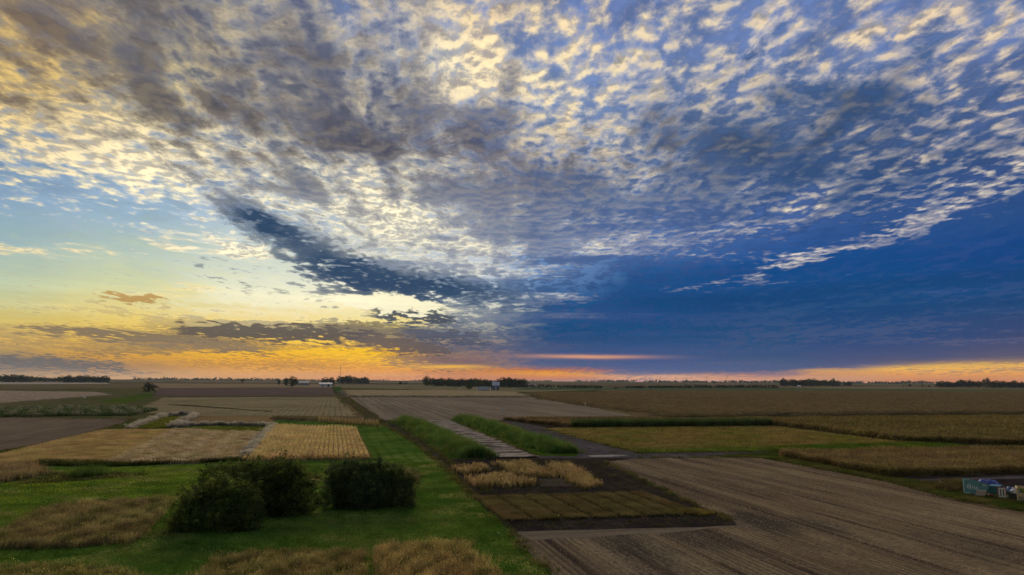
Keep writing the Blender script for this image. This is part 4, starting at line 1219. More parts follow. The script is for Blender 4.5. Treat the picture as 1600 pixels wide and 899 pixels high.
def build_near_shrubs():
    def mass(px, base, half, prof, depth, n, seed):
        """lobes of an untidy shrub: prof gives the height (photo pixels) across its width"""
        rg = np.random.default_rng(seed)
        p = at(px, base) + np.array((0.0, depth))
        s = p[1] / FOC
        out = []
        for i in range(n):
            f = -0.88 + 1.76 * (i + rg.random()) / n
            H = np.interp(f, np.linspace(-1, 1, len(prof)), prof) * (.86 + .2 * rg.random())
            rz = H * (.26 + .12 * rg.random())
            rx = half * (.20 + .14 * rg.random())
            y = depth * (rg.random() - .5) * 1.1
            out.append((f * half * .86 * s, y, (H - rz) * s * .97, rx * s, depth * .42 + .5, rz * s))
            if True:
                out.append((f * half * .9 * s, y - depth * .2, H * .34 * s, rx * 1.25 * s, depth * .5 + .5, H * .36 * s))
            out.append((f * half * .95 * s, y - depth * .25, H * .16 * s, rx * 1.15 * s, depth * .5 + .5, H * .2 * s))
        return p, out
    p, L = mass(327, 832, 56, (40, 58, 70, 66, 74, 68, 52), 2.6, 9, 3)
    shrub(p, L, 900, 'large dark shrub nearest the camera, front left of the shrub group', (0.060, 0.086, 0.022), (0.20, 0.24, 0.056), h=6.5)
    p, L = mass(393, 808, 92, (58, 78, 75, 80, 76, 81, 78, 78, 54), 2.8, 13, 8)
    shrub(p, L, 1250, 'broad dark shrub in the middle, between the front shrub and the gap of lawn', (0.050, 0.074, 0.021), (0.165, 0.21, 0.052), h=6.5)
    p, L = mass(561, 797, 60, (60, 68, 72, 70, 72, 60, 44), 2.6, 10, 5)
    shrub(p, L, 900, 'dark rounded shrub on the right of the shrub group', (0.042, 0.068, 0.027), (0.14, 0.185, 0.064), h=6)
    p, L = mass(622, 796, 20, (40, 58, 46), 1.8, 4, 9)
    shrub(p, L, 200, 'small lighter shrub leaning against the right end of the shrub group', (0.060, 0.085, 0.03), (0.17, 0.20, 0.065), h=4)


def far_templates():
    """four kinds of distant tree, 10 m tall, each a root with trunk and crown"""
    kinds = []
    greens = [((0.020, 0.032, 0.012), (0.055, 0.070, 0.022)), ((0.016, 0.026, 0.012), (0.042, 0.056, 0.020)), ((0.030, 0.040, 0.014), (0.085, 0.090, 0.028)), ((0.018, 0.028, 0.014), (0.045, 0.058, 0.022))]
    shapes = [[(0, 0, 5.6, 3.4, 3.4, 3.9), (-1.6, .4, 4.4, 2.4, 2.4, 2.8), (1.8, -.3, 4.8, 2.4, 2.4, 3.0)],
              [(0, 0, 5.0, 2.6, 2.6, 4.6), (.9, .3, 4.0, 2.2, 2.2, 3.4)],
              [(-.8, 0, 5.4, 3.2, 3.2, 3.8), (1.5, 0, 6.2, 2.8, 2.8, 3.4), (.2, 0, 3.4, 3.4, 3.2, 2.6)],
              [(0, 0, 4.6, 4.2, 4.2, 4.2), (-2.3, 0, 3.6, 2.6, 2.6, 3.2), (2.5, 0, 3.8, 2.6, 2.6, 3.4), (0, .2, 7.2, 2.6, 2.6, 2.5)]]
    for sh, (cd, cl) in zip(shapes, greens):
        kinds.append((make_crown('crown', sh, 70, 1.05, 16, .62, cd, cl), trunk_mb(7, .32, 4, 2.2)))
    meshes = []
    for cm, tb in kinds:
        me = bpy.data.meshes.new('trunk')
        me.from_pydata(tb.v, [], tb.f)
        me.materials.append(M_BARK)
        cm.materials.append(M_WOOD)
        meshes.append((cm, me))
    return meshes


def build_far_trees():
    T = far_templates()
    protos = {}

    def tree(px, base, top, kind, label, group=None, name='tree', wide=1.0, dd=0.0):
        p = at(px, base)
        D = np.hypot(*p)
        p = p * (1 + dd / D)
        D += dd
        h = (base - top) * p[1] / FOC * 1.06
        if kind not in protos:
            r = empty('tree')
            c = link('crown', T[kind][0], None, r)
            t = link('trunk', T[kind][1], None, r)
            protos[kind] = (r, c, t)
            first = True
        else:
            first = False
        r0, c0, t0 = protos[kind]
        if first:
            r = r0
        else:
            r = r0.copy(); COL.objects.link(r)
            for q in (c0, t0):
                d = q.copy(); COL.objects.link(d); d.parent = r
        for key in list(r.keys()):
            del r[key]
        tag(r, label, 'tree', group)
        r.location = (p[0], p[1], 0)
        s = h / 9.6
        r.scale = (s * wide, s * wide, s)
        r.rotation_euler = (0, 0, random.random() * 6.28)
        return r

    def grove(x0, x1, n, base, t0, t1, kinds, label, group, depth=60, wide=1.15):
        for i in range(n):
            f = (i + .5 + (random.random() - .5) * .7) / n
            x = x0 + (x1 - x0) * f
            b = base[0] + (base[1] - base[0]) * f
            top = t0 + (t1 - t0) * f + random.gauss(0, .9)
            tree(x, b, min(top, b - 2.5), random.choice(kinds), label, group, wide=wide * (.9 + .35 * random.random()), dd=random.random() * depth)

    g = 'trees of the wood at the left edge'
    lab = 'dark tree of the wood on the horizon at the left edge'
    grove(-30, 46, 13, (597.6, 597.8), 586.5, 586.5, (0, 1, 3), lab, g)
    grove(46, 96, 9, (597.2, 597.2), 589.5, 590.5, (0, 3), lab, g)
    grove(94, 168, 17, (598.2, 598.4), 587.5, 588.5, (0, 1, 3), lab, g)
    grove(150, 170, 4, (598.4, 598.4), 591, 593.5, (0, 3), lab, g)
    tree(232, 613.3, 598.2, 3, 'lone round dark tree on the meadow at left', wide=1.05)
    tree(379, 598.4, 592.0, 2, 'tiny lone tree on the horizon left of the white shed')
    # farm with the long white shed
    tree(435.5, 601.2, 593.5, 1, 'small thin tree, leftmost at the white shed farm', wide=.9)
    tree(446.5, 603.2, 591.0, 1, 'slim dark tree beside the broad tree at the white shed farm', wide=.9)
    tree(457.5, 604.6, 588.8, 3, 'broad tree left of the white shed', wide=1.05)
    tree(508, 601.5, 589.7, 0, 'round tree rising behind the long white shed', wide=1.1)
    tree(518, 603.6, 589.7, 1, 'slim tree at the right end of the long white shed', wide=.95)
    g2 = 'pale green trees right of the white shed'
    grove(528, 552, 6, (600.4, 600.4), 588.6, 588.6, (2,), 'pale green tree in the clump just right of the white shed', g2, 30)
    grove(553, 577, 6, (600.0, 599.8), 590.5, 590.5, (1, 3), 'dark tree at the right end of the clump beyond the white shed', 'dark trees right of the white shed', 30)
    grove(624, 637, 3, (601.0, 601.0), 596.5, 597.5, (1,), 'tiny dark tree alone on the plain left of the farmhouse grove', 'tiny trees on the plain', 20)
    # farmhouse grove
    tree(667, 603.4, 588.4, 3, 'tall broad tree at the left end of the farmhouse grove', wide=1.0)
    g3 = 'farmhouse grove trees'
    lab3 = 'dark tree in the long grove behind the farmhouse'
    grove(673, 702, 8, (603.8, 604.2), 591.5, 592, (0, 1, 3), lab3, g3, 40)
    grove(702, 748, 12, (604.4, 604.8), 593.2, 593.5, (0, 1, 3), lab3, g3, 40)
    grove(746, 766, 4, (605.2, 605.2), 592.8, 594.5, (0, 3), lab3, g3, 30)
    tree(733, 609.8, 600.2, 2, 'small round olive tree left of the farmhouse', wide=1.1)
    tree(749, 607.4, 593.5, 2, 'olive tree just behind the farmhouse roof')
    tree(766.5, 607.0, 596.0, 1, 'slim tree between farmhouse and blue barn')
    grove(782, 819, 8, (605.8, 605.8), 590.5, 594, (0, 3), 'dark tree in the dense grove right of the blue barn', 'dense grove right of the barn', 40, 1.25)
    # right
    g4 = 'trees of the right grove'
    lab4 = 'dark tree in the grove beyond the big brown field, right of the utility poles'
    grove(1208, 1224, 5, (598.6, 598.6), 595, 595, (0, 3), lab4, g4, 60)
    grove(1222, 1312, 22, (604.2, 604.0), 593, 595.5, (0, 1, 3), lab4, g4, 60, 1.2)
    tree(1226, 604, 591.6, 3, 'tall tree at the left end of the grove right of the utility poles')
    tree(1301, 604, 592.0, 3, 'tall tree near the right end of the grove right of the utility poles')
    grove(1318, 1331, 4, (603.2, 603.2), 597.0, 597.0, (0, 3), 'small tree apart from the right end of the grove', 'small trees beside the right grove', 30)
    for i in range(9):
        tree(1362 + i * 5.2 + random.random(), 599.8, 596.4, 1, 'small evenly spaced tree in the row on the skyline at right', 'row of small skyline trees', wide=.9)
    grove(1408, 1466, 12, (600.0, 600.2), 596.2, 595.5, (0, 3), 'low dark tree on the skyline above the golden field', 'skyline trees above the golden field', 50, 1.3)
    for x, b, t in ((1412, 604.6, 602.6), (1422, 604.8, 599.6), (1441.5, 605.2, 602.0), (1452, 605.4, 602.2)):
        tree(x, b, t, 3, {1412: 'tiny bush leftmost on the small golden field', 1422: 'upright bush on the small golden field', 1441.5: 'third bush on the small golden field', 1452: 'rightmost bush on the small golden field'}[x])
    g5 = 'trees of the far right grove'
    lab5 = 'dark tree in the far right grove, left of its tallest tree'
    grove(1466, 1496, 8, (605.4, 605.5), 597.2, 596.5, (0, 1, 3), lab5, g5, 50, 1.2)
    grove(1495, 1532, 9, (605.5, 605.5), 594.6, 596.0, (0, 3), lab5, g5, 50, 1.2)
    tree(1541, 606.0, 591.5, 3, 'tallest broad tree of the far right grove', wide=1.1)
    grove(1549, 1640, 18, (606.2, 606.8), 595.8, 597.5, (0, 1, 3), 'dark tree right of the tallest tree at the right edge', 'trees at the right edge', 50, 1.25)

    # hedges along the far side of the big field
    hs = [(800, 850, 605.6, 601.8), (852, 866, 606.0, 602.4), (870, 940, 606.6, 603.4), (961, 964.5, 607.2, 605.6), (978, 1010, 606.6, 604.0), (1013, 1066, 606.4, 603.6), (1069, 1081, 606.2, 603.0), (1086, 1112, 606.0, 602.6), (1117, 1146, 606.0, 602.8), (1148, 1198, 606.2, 602.6), (1200, 1216, 606.2, 602.8)]
    for i, (x0, x1, b, t) in enumerate(hs):
        p0, p1 = at(x0, b), at(x1, b)
        ctr0 = (p0[1] + p1[1]) / 2
        h = (b - t) * ctr0 / FOC
        L = np.linalg.norm(p1 - p0)
        k = int(max(4, L / .8))
        f = RNG.random(k)
        c = np.zeros((k, 3))
        ctr = (p0 + p1) / 2
        c[:, :2] = p0 + (p1 - p0) * f[:, None] - ctr + RNG.normal(size=(k, 2)) * .7
        c[:, 2] = h * (.15 + .95 * RNG.random(k))
        V, C = leaf_cloud(c, 2.2, 14, 1.5, (0.007, 0.012, 0.008), (0.016, 0.024, 0.012))
        V[:, :, 2] = np.clip(V[:, :, 2], 0, h * 1.3)
        o = link('hedge', tri_mesh('hedge', V, C), M_WOOD, None, (ctr[0], ctr[1], 0))
        where = ['leftmost, touching the dense grove', 'second from left', 'third, long and sloping away', 'a single bush in the gap', 'first after the wide gap', 'long one in the middle', 'short one under the poles', 'third from the right', 'second last long one', 'longest at the right end', 'last short one at the right grove'][i]
        tag(o, f'dark hedge piece beyond the big brown field, {where}', 'hedge', 'hedge pieces in a row')

    # wooded skyline, many kilometres off
    def skyline(x0, x1, dist, h, dens, label):
        a0, a1 = math.radians(azel(x0, 597)[0]), math.radians(azel(x1, 597)[0])
        n = int((a1 - a0) * dist * dens)
        a = a0 + (a1 - a0) * RNG.random(n)
        keep = patchy(np.stack([a * dist, np.zeros(n)], 1), 900, int(x0) % 89) > .22
        a = a[keep]; n = len(a)
        d = dist * (1 + .05 * RNG.normal(size=n))
        hh = h * (.45 + .75 * patchy(np.stack([a * dist, np.zeros(n)], 1), 420, int(x0) % 97))
        c = np.stack([np.sin(a) * d, np.cos(a) * d, hh * (.2 + .5 * RNG.random(n))], 1)
        V, C = leaf_cloud(c, h * .55, 5, h * .55, (0.018, 0.028, 0.012), (0.04, 0.052, 0.02), .5)
        V[:, :, 2] = np.maximum(V[:, :, 2], 0)
        tag(link('treeline', tri_mesh('treeline', V, C), M_WOOD), label, 'treeline', None, 'stuff')
    skyline(-80, 460, 6600, 20, .22, 'hazy blue treeline on the skyline at left')
    skyline(440, 980, 7600, 15, .16, 'thin hazy treeline along the middle of the skyline')
    skyline(900, 1420, 6200, 21, .24, 'bluish treeline behind the utility poles')
    skyline(1400, 1700, 7200, 14, .16, 'thin dark treeline on the skyline at right')


build_near_shrubs()
build_far_trees()
# ------------------------------------------------------------------ farm buildings, masts, poles, the junk heap
M_WHITE = paint_mat('white_paint', (0.62, 0.64, 0.68), .5, .25, .4)
M_WHITEW = paint_mat('weathered_white', (0.62, 0.60, 0.56), .6, .45, 3.0)
M_ROOFG = paint_mat('grey_metal_roof', (0.22, 0.25, 0.29), .45, .3, .3)
M_ROOFB = paint_mat('pale_blue_roof', (0.40, 0.47, 0.58), .45, .25, .3)
M_BARNB = paint_mat('blue_grey_boards', (0.075, 0.10, 0.17), .7, .3, .5)
M_DARK = paint_mat('dark_opening', (0.02, 0.02, 0.024), .8, .1)
M_STEEL = paint_mat('galvanised_steel', (0.30, 0.31, 0.32), .45, .3, 1.0, .3)
M_POLE = paint_mat('weathered_pole', (0.10, 0.085, 0.07), .9, .4, 2.0)
M_TEAL = paint_mat('teal_panel', (0.085, 0.24, 0.25), .5, .5, 1.3)
M_TEALD = paint_mat('dark_teal_steel', (0.03, 0.15, 0.19), .5, .5, 1.8)
M_TARP = paint_mat('blue_tarpaulin', (0.022, 0.05, 0.30), .35, .4, 2.0)
M_TARP2 = paint_mat('faded_blue_tarpaulin', (0.05, 0.12, 0.26), .4, .5, 2.5)
M_TAN = paint_mat('weathered_plywood', (0.33, 0.27, 0.22), .8, .45, 2.5)
M_RED = paint_mat('dull_red_paint', (0.16, 0.022, 0.018), .6, .5, 3.0)
M_TIMB = paint_mat('raw_timber', (0.46, 0.36, 0.19), .8, .35, 3.0)
M_BLACK = paint_mat('black_plastic', (0.018, 0.022, 0.022), .5, .3, 3.0)
M_YEL = paint_mat('yellow_plastic', (0.55, 0.50, 0.06), .5, .1)


def face_cam(p):
    """turn so that the local -y side looks back towards the drone's hover point"""
    return -math.atan2(p[0], p[1])


def gable(name, px, base, wpx, eave_px, ridge_px, depth, mw, mr, label, cat, doors=1, turn=0.0, windows=0):
    p = at(px, base)
    k = p[1] / FOC
    W, He, Hr = wpx * k, eave_px * k, ridge_px * k
    root = empty(name, (p[0], p[1] + depth * .5, 0), face_cam(p) + turn)
    tag(root, label, cat)
    x, y = W / 2, depth / 2
    mb = MB()
    mb.box(-x, x, -y, y, -.2, He)
    mb.quad((-x, -y, He), (-x, y, He), (-x, 0, Hr - .15)); mb.quad((x, y, He), (x, -y, He), (x, 0, Hr - .15))
    mb.build('wall', mw, root)
    o = .5
    rf = MB()
    sl = (Hr - He) / y
    for s in (-1, 1):
        rf.quad((-x - o, s * (y + o), He - o * sl + .05), (x + o, s * (y + o), He - o * sl + .05), (x + o, 0, Hr + .05), (-x - o, 0, Hr + .05))
        rf.quad((-x - o, s * (y + o), He - o * sl + .3), (x + o, s * (y + o), He - o * sl + .3), (x + o, 0, Hr + .3), (-x - o, 0, Hr + .3))
        rf.quad((-x - o, s * (y + o), He - o * sl + .05), (x + o, s * (y + o), He - o * sl + .05), (x + o, s * (y + o), He - o * sl + .3), (-x - o, s * (y + o), He - o * sl + .3))
    for e in (-1, 1):
        for s in (-1, 1):
            rf.quad((e * (x + o), s * (y + o), He - o * sl + .05), (e * (x + o), 0, Hr + .05), (e * (x + o), 0, Hr + .3), (e * (x + o), s * (y + o), He - o * sl + .3))
    rf.build('roof', mr, root)
    for i in range(doors):
        cx = W * ((i + .7) / (doors + .4) - .5)
        MB().box(cx - min(2.2, W * .12), cx + min(2.2, W * .12), -y - .08, -y - .004, 0, He * .75).build('door', M_DARK if i else M_ROOFG, root)
    for i in range(windows):
        cx = W * ((i + .5) / windows - .5) + 1.2
        f = MB().box(cx - .8, cx + .8, -y - .09, -y - .004, He * .42, He * .8).build('window', M_WHITE, root)
        MB().box(cx - .62, cx + .62, -y - .11, -y - .092, He * .46, He * .76).build('pane', M_DARK, f)
    return root


def build_buildings():
    gable('long_shed', 507.5, 604.3, 19.5, 4.3, 5.8, 16, M_WHITE, M_WHITE, 'long low white shed among trees on the horizon, left of centre', 'shed', 2)
    gable('metal_shed', 472, 602.4, 17, 4.0, 6.4, 22, M_ROOFG, M_ROOFG, 'grey blue metal shed between the broad tree and the white shed', 'shed', 1)
    gable('farmhouse', 755, 612.4, 14.5, 3.2, 7.6, 12, M_WHITE, M_ROOFG, 'low farmhouse with white walls and blue grey roof at centre', 'house', 1, windows=4)
    gable('barn', 774.5, 609.6, 11, 7.0, 12.2, 14, M_BARNB, M_ROOFB, 'blue grey barn with pale roof right of the farmhouse', 'barn', 1)
    gable('small_shed', 1249.5, 605.2, 5, 1.9, 2.8, 8, M_WHITE, M_WHITE, 'small white shed in front of the grove right of the poles', 'shed', 1)
    for px, b, h, w, lab in ((745, 613.2, 9.0, 1.6, 'slim white silo at the left end of the farmhouse'), (766, 611.4, 7.2, 1.6, 'slim white silo at the right end of the farmhouse')):
        p = at(px, b); k = p[1] / FOC
        r = empty('silo', (p[0], p[1], 0)); tag(r, lab, 'silo')
        MB().tube([(0, 0, -.1), (0, 0, h * k * .9)], w * k / 2, 14).build('barrel', M_WHITE, r)
        MB().tube([(0, 0, h * k * .9 + .01), (0, 0, h * k * .97), (0, 0, h * k)], [w * k * .52, w * k * .34, .05], 14).build('roof', M_STEEL, r)
    p = at(718, 609.2); r = empty('propane_tank', (p[0], p[1], 0), .3)
    tag(r, 'small white tank left of the farmhouse', 'tank')
    MB().tube([(-1.7, 0, 1.3), (-1.5, 0, 1.3), (1.5, 0, 1.3), (1.7, 0, 1.3)], [.55, .95, .95, .55], 12).build('vessel', M_WHITE, r, smooth=False)
    for s in (-1, 1):
        MB().box(s * 1.0 - .12, s * 1.0 + .12, -.5, .5, -.05, .6).build('foot', M_STEEL, r)
    labs = ['white shed nearest the dense grove in the row of tiny white sheds', 'second tiny white shed from the dense grove', 'third tiny white shed from the dense grove', 'fourth tiny white shed from the dense grove', 'fifth tiny white shed from the dense grove', 'last tiny white shed in the row, farthest from the dense grove']
    base = None
    for i, px in enumerate((817.3, 821.6, 825.0, 828.6, 832.4, 836.8)):
        p = at(px, 602.4)
        if base is None:
            base = gable('white_shed', px, 602.4, 2.0, 1.7, 2.5, 5, M_WHITE, M_WHITE, labs[0], 'shed', 1)
            base['group'] = 'row of tiny white sheds'
        else:
            r = base.copy(); COL.objects.link(r)
            for c in base.children:
                d = c.copy(); COL.objects.link(d); d.parent = r
            r.location = (p[0], p[1], 0)
            r.rotation_euler = (0, 0, face_cam(p))
            r.scale = (random.uniform(.7, 1.0), 1, random.uniform(.75, 1.0))
            r['label'] = labs[i]

    # radio mast, lattice on three legs
    p = at(531.3, 602.2); D = np.hypot(*p)
    Hm = (602.2 - 571.5) * p[1] / FOC
    r = empty('radio_mast', (p[0], p[1], 0)); tag(r, 'thin lattice radio mast rising above the pale green trees', 'radio mast')
    mb = MB()
    leg = [(1.1 * math.cos(a), 1.1 * math.sin(a)) for a in (.5, .5 + 2.094, .5 + 4.188)]
    for x, y in leg:
        mb.tube([(x, y, -.2), (x, y, Hm)], .16, 5)
    n = int(Hm / 2.2)
    for i in range(n):
        z0, z1 = Hm * i / n, Hm * (i + 1) / n
        for a, b in ((0, 1), (1, 2), (2, 0)):
            mb.tube([(*leg[a], z0), (*leg[b], z1)], .07, 4, False)
    mb.build('tower', M_STEEL, r)
    MB().tube([(0, 0, Hm + .01), (0, 0, Hm + 6)], [.12, .05], 6).build('antenna', M_STEEL, r)
    for a in (.5, 2.6, 4.7):
        MB().tube([(math.cos(a) * .8, math.sin(a) * .8, Hm * .85), (math.cos(a) * Hm * .5, math.sin(a) * Hm * .5, 0)], .03, 4).build('guy_wire', M_STEEL, r)

    # power line poles
    first = None
    for i, (px, top) in enumerate(((929, 589.6), (1008.5, 588.8), (1032, 588.6), (1056, 588.6), (1080.5, 588.4), (1105, 588.4), (1136, 588.0))):
        b = 600.2 + (px - 929) * .002
        p = at(px, b); D = p[1]; h = (b - top) * D / FOC
        if first is None:
            r = empty('utility_pole'); first = r
            MB().tube([(0, 0, -.3), (0, 0, 10)], [.11, .07], 8).build('pole', M_POLE, r)
            for z in (9.2, 8.3):
                c = MB().box(-1.2, 1.2, -.09, .09, z, z + .16, Matrix.Translation((0, -.2, 0))).build('crossarm', M_POLE, r)
                MB().tube([(-1.05, -.2, z + .16), (-1.05, -.2, z + .42)], .06, 6).tube([(1.05, -.2, z + .16), (1.05, -.2, z + .42)], .06, 6).build('insulator', M_WHITEW, c)
        else:
            r = first.copy(); COL.objects.link(r)
            for c in first.children:
                d = c.copy(); COL.objects.link(d); d.parent = r
                for g in c.children:
                    e = g.copy(); COL.objects.link(e); e.parent = d
        tag(r, 'tall thin utility pole on the far skyline above the hedges', 'utility pole', 'utility poles on the skyline')
        r.location = (p[0], p[1], 0); s = h / 10.0
        r.scale = (s, s, s); r.rotation_euler = (0, 0, face_cam(p) + .4)

    # small marks in the fields
    def marker(name, px, b, h, w, mat, lab, cat):
        p = at(px, b); r = empty(name, (p[0], p[1], 0), face_cam(p)); tag(r, lab, cat)
        MB().box(-.05, .05, -.05, .05, -.1, h).build('post', M_WHITEW, r)
        MB().box(-w / 2, w / 2, -.09, -.052, h * .45, h * 1.02).build('panel', mat, r)
    marker('marker_sign', 914.5, 634.4, 2.2, .75, M_WHITE, 'white marker sign at the edge of the vast brown field', 'sign')
    marker('marker_sign', 785.5, 645.5, 2.0, 1.3, paint_mat('pale_blue_sign', (0.30, 0.40, 0.48), .5, .2), 'pale blue sign beyond the right tall grass row', 'sign')
    marker('marker_flag', 872.5, 811.5, .6, .2, M_YEL, 'tiny yellow marker flag at the near edge of the bean plots', 'flag')
    marker('marker_flag', 779, 836.5, .3, .22, M_TAN, 'tiny pale marker flag in the lawn beside the harvested field', 'flag')
    p = at(132, 622.4); r = empty('storage_box', (p[0], p[1], 0), .2); tag(r, 'small white box in the meadow below the pale grain field', 'box')
    MB().box(-.8, .8, -.5, .5, 0, 1.3).build('body', M_WHITE, r)
    MB().box(-.87, .87, -.57, .57, 1.304, 1.45).build('lid', M_WHITE, r)


def build_junk():
    def root(name, px, py, lab, cat, turn=0.0, dz=.09):
        p = at(px, py); r = empty(name, (p[0], p[1], dz), face_cam(p) + turn); tag(r, lab, cat)
        return r
    k = at(1525, 776)[1] / FOC * .94           # metres per photo pixel here
    # teal board with white lettering
    r = root('sign_board', 1526, 776.5, 'big teal board with faded white lettering, leaning in the weeds', 'sign board', -.05)
    lean = Matrix.Rotation(math.radians(-9), 4, 'X')
    W0, W1, WB0, WB1 = -18 * k, 18 * k, -17 * k, 12 * k
    out = [(WB0, .25), (WB1, 0.05), (W1 * .8, .85), (W1, 20 * k), (3 * k, 24.0 * k), (-10 * k, 26.5 * k), (W0, 26.2 * k)]
    mb = MB()
    fr = [tuple(lean @ Vector((x, -.06, z))) for x, z in out]
    bk = [tuple(lean @ Vector((x, .06, z))) for x, z in out]
    mb.quad(*fr); mb.quad(*bk[::-1])
    for i in range(len(out)):
        j = (i + 1) % len(out)
        mb.quad(fr[j], fr[i], bk[i], bk[j])
    mb.build('panel', M_TEAL, r)
    mk = MB()
    def bar(x0, x1, z0, z1):
        mk.box(x0 * k, x1 * k, -.085, -.063, z0 * k, z1 * k, lean)
    # what can be read of it: three tall strokes, then a smeared lower-case word
    bar(-12.2, -11.2, 11.5, 18.5); bar(-9.8, -8.8, 10.5, 18.2); bar(-7.6, -6.6, 10.5, 18.0)
    bar(-5.2, -4.5, 10.6, 15.5); bar(-4.45, -3.0, 14.8, 15.5); bar(-4.45, -3.0, 12.6, 13.2)
    bar(-2.4, -1.7, 10.4, 16.6); bar(-1.65, -.2, 10.4, 11.1); bar(-1.65, -.2, 13.0, 13.6); bar(-.8, -.2, 11.15, 12.95)
    bar(.6, 1.2, 10.4, 15.0); bar(1.25, 2.6, 10.4, 11.0); bar(2.0, 2.6, 11.05, 15.0)
    bar(9.6, 10.6, 17.0, 19.2); bar(11.4, 12.6, 17.0, 19.0); bar(13.2, 14.2, 16.8, 18.6)
    mk.build('lettering', M_WHITE, r)
    tr = MB()
    tr.box(-17.6 * k, -8.5 * k, -.08, -.062, 24.9 * k, 26.0 * k, lean)
    tr.box(-17.4 * k, -15.6 * k, -.08, -.062, 6 * k, 24.8 * k, lean)
    tr.box(-16.4 * k, -8.5 * k, -.08, -.062, 3.0 * k, 4.8 * k, lean)
    tr.build('border', paint_mat('pale_aqua', (0.30, 0.52, 0.50), .5, .4, 2.0), r)
    for x in (-12 * k, 6 * k):
        MB().tube([(x, .12, 1.9), (x, 1.5, -.1)], .06, 6).build('prop', M_POLE, r)
    # plywood sheet leaning on it
    r = root('plywood_sheet', 1532, 779, 'weathered tan plywood sheet leaning against the teal board', 'plywood', .05)
    ln = Matrix.Rotation(math.radians(-24), 4, 'X')
    mb = MB()
    o2 = [(-7.5 * k, .05), (5.5 * k, 0), (9.3 * k, 12.5 * k), (-3.5 * k, 12.8 * k)]
    f = [tuple(ln @ Vector((x, -.03, z))) for x, z in o2]; b = [tuple(ln @ Vector((x, .03, z))) for x, z in o2]
    mb.quad(*f); mb.quad(*b[::-1])
    for i in range(4):
        mb.quad(f[(i + 1) % 4], f[i], b[i], b[(i + 1) % 4])
    mb.build('board', M_TAN, r)
    MB().box(-3.3 * k, 9.0 * k, -.05, -.032, 11.6 * k, 12.4 * k, ln).build('batten', M_WHITEW, r)

    # teal bin under the blue tarpaulin
    r = root('steel_bin', 1553, 775.5, 'dark teal steel bin right of the board, under the blue tarpaulin', 'bin', -.25)
    mb = MB()
    w, d, h = 15 * k, 2.4, 15 * k
    mb.box(-w / 2, w / 2, 0, d, .1, h)
    mb.build('body', M_TEALD, r)
    rb = MB()
    for i in range(6):
        x = -w / 2 + w * (i + .5) / 6
        rb.box(x - .05, x + .05, -.07, -.003, .2, h - .1)
    rb.build('rib', M_TEALD, r)
    MB().box(-w / 2 - .06, w / 2 + .06, -.09, -.004, h - .09, h + .03).build('rim', M_TEALD, r)

    def tarp(px, py, lab, mat, wpx, hpx, depth, z0, seed, edge=.25):
        rr = root('tarpaulin', px, py, lab, 'tarpaulin', -.1, 0.0)
        rg = np.random.default_rng(seed)
        nx, ny = 26, 14
        mbt = MB()
        X = np.linspace(-1, 1, nx); Y = np.linspace(-1, 1, ny)
        ph = rg.random(6) * 6.28
        for j in range(ny):
            for i in range(nx):
                x, y = X[i], Y[j]
                e = max(abs(x) ** 3, abs(y) ** 3)
                z = (1 - e) * (.8 + .16 * math.sin(3.1 * x + ph[0]) + .12 * math.sin(5.3 * y + 2.7 * x + ph[1]) + .06 * math.sin(11 * x + ph[2])) * (1 - .35 * x)
                z += .05 * math.sin(17 * x + 9 * y + ph[3]) * (1 - e)
                mbt.v.append((x * wpx * k / 2 * (1 + .05 * math.sin(7 * y + ph[4])), (y + 1) * depth / 2, z0 + max(0, z) * hpx * k))
        for j in range(ny - 1):
            for i in range(nx - 1):
                a = j * nx + i
                mbt.f.append((a, a + 1, a + nx + 1, a + nx))
        o = mbt.build('sheet', mat, rr, smooth=True)
        sm = o.modifiers.new('thickness', 'SOLIDIFY'); sm.thickness = .02
        mr = MB()
        for s in (-.6, .1, .7):
            mr.tube([(s * wpx * k / 2, -.02, z0 + .05), (s * wpx * k / 2 + .05, .1, z0 + .12)], .025, 5)
        mr.build('tie_rope', M_WHITEW, rr)
        return rr
    tarp(1543, 770, 'bright blue tarpaulin draped over the teal bin behind the board', M_TARP, 33, 10, 2.6, 12.0 * k, 4)
    tarp(1579, 774, 'faded blue tarpaulin heap behind the red framed window', M_TARP2, 27, 13, 2.2, .1, 9)
    # what the first sheet lies on
    r = root('pallet_stack', 1538, 771, 'stack of dark pallets under the bright blue tarpaulin', 'pallets', -.1)
    for i in range(8):
        z = i * 1.45 * k
        MB().box(-13 * k, 11 * k, .3, 2.3, z, z + .05).box(-13 * k, -12 * k, .3, 2.3, z + .054, z + 1.3 * k).box(10 * k, 11 * k, .3, 2.3, z + .054, z + 1.3 * k).box(-1 * k, 1 * k, .3, 2.3, z + .054, z + 1.3 * k).build('pallet', M_POLE, r)
    # red crate
    r = root('crate', 1549, 778.5, 'dull red crate on the grass below the teal bin', 'crate', .2)
    w, h = 6 * k, 4.6 * k
    mb = MB().box(-w / 2, w / 2, 0, .05, .06, h).box(-w / 2, w / 2, .75, .8, .06, h).box(-w / 2, -w / 2 + .05, .054, .746, .06, h).box(w / 2 - .05, w / 2, .054, .746, .06, h).box(-w / 2, w / 2, 0.0, .8, 0, .055)
    mb.build('body', M_RED, r)
    MB().box(-w / 2 - .03, w / 2 + .03, -.04, -.003, h - .12, h).box(-w / 2 - .03, w / 2 + .03, -.04, -.003, .1, .22).build('rim', M_RED, r)

    # red framed window standing on its end
    r = root('window_frame', 1567, 781.5, 'upright red framed window with white sash among the junk', 'window', .12)
    ln = Matrix.Rotation(math.radians(-7), 4, 'X')
    w, h = 12 * k, 19 * k
    mb = MB()
    mb.box(-w / 2, -w / 2 + .13, -.07, .07, 0, h, ln).box(w / 2 - .13, w / 2, -.07, .07, 0, h, ln).box(-w / 2 + .132, w / 2 - .132, -.07, .07, h - .13, h, ln)
    mb.build('frame', M_RED, r)
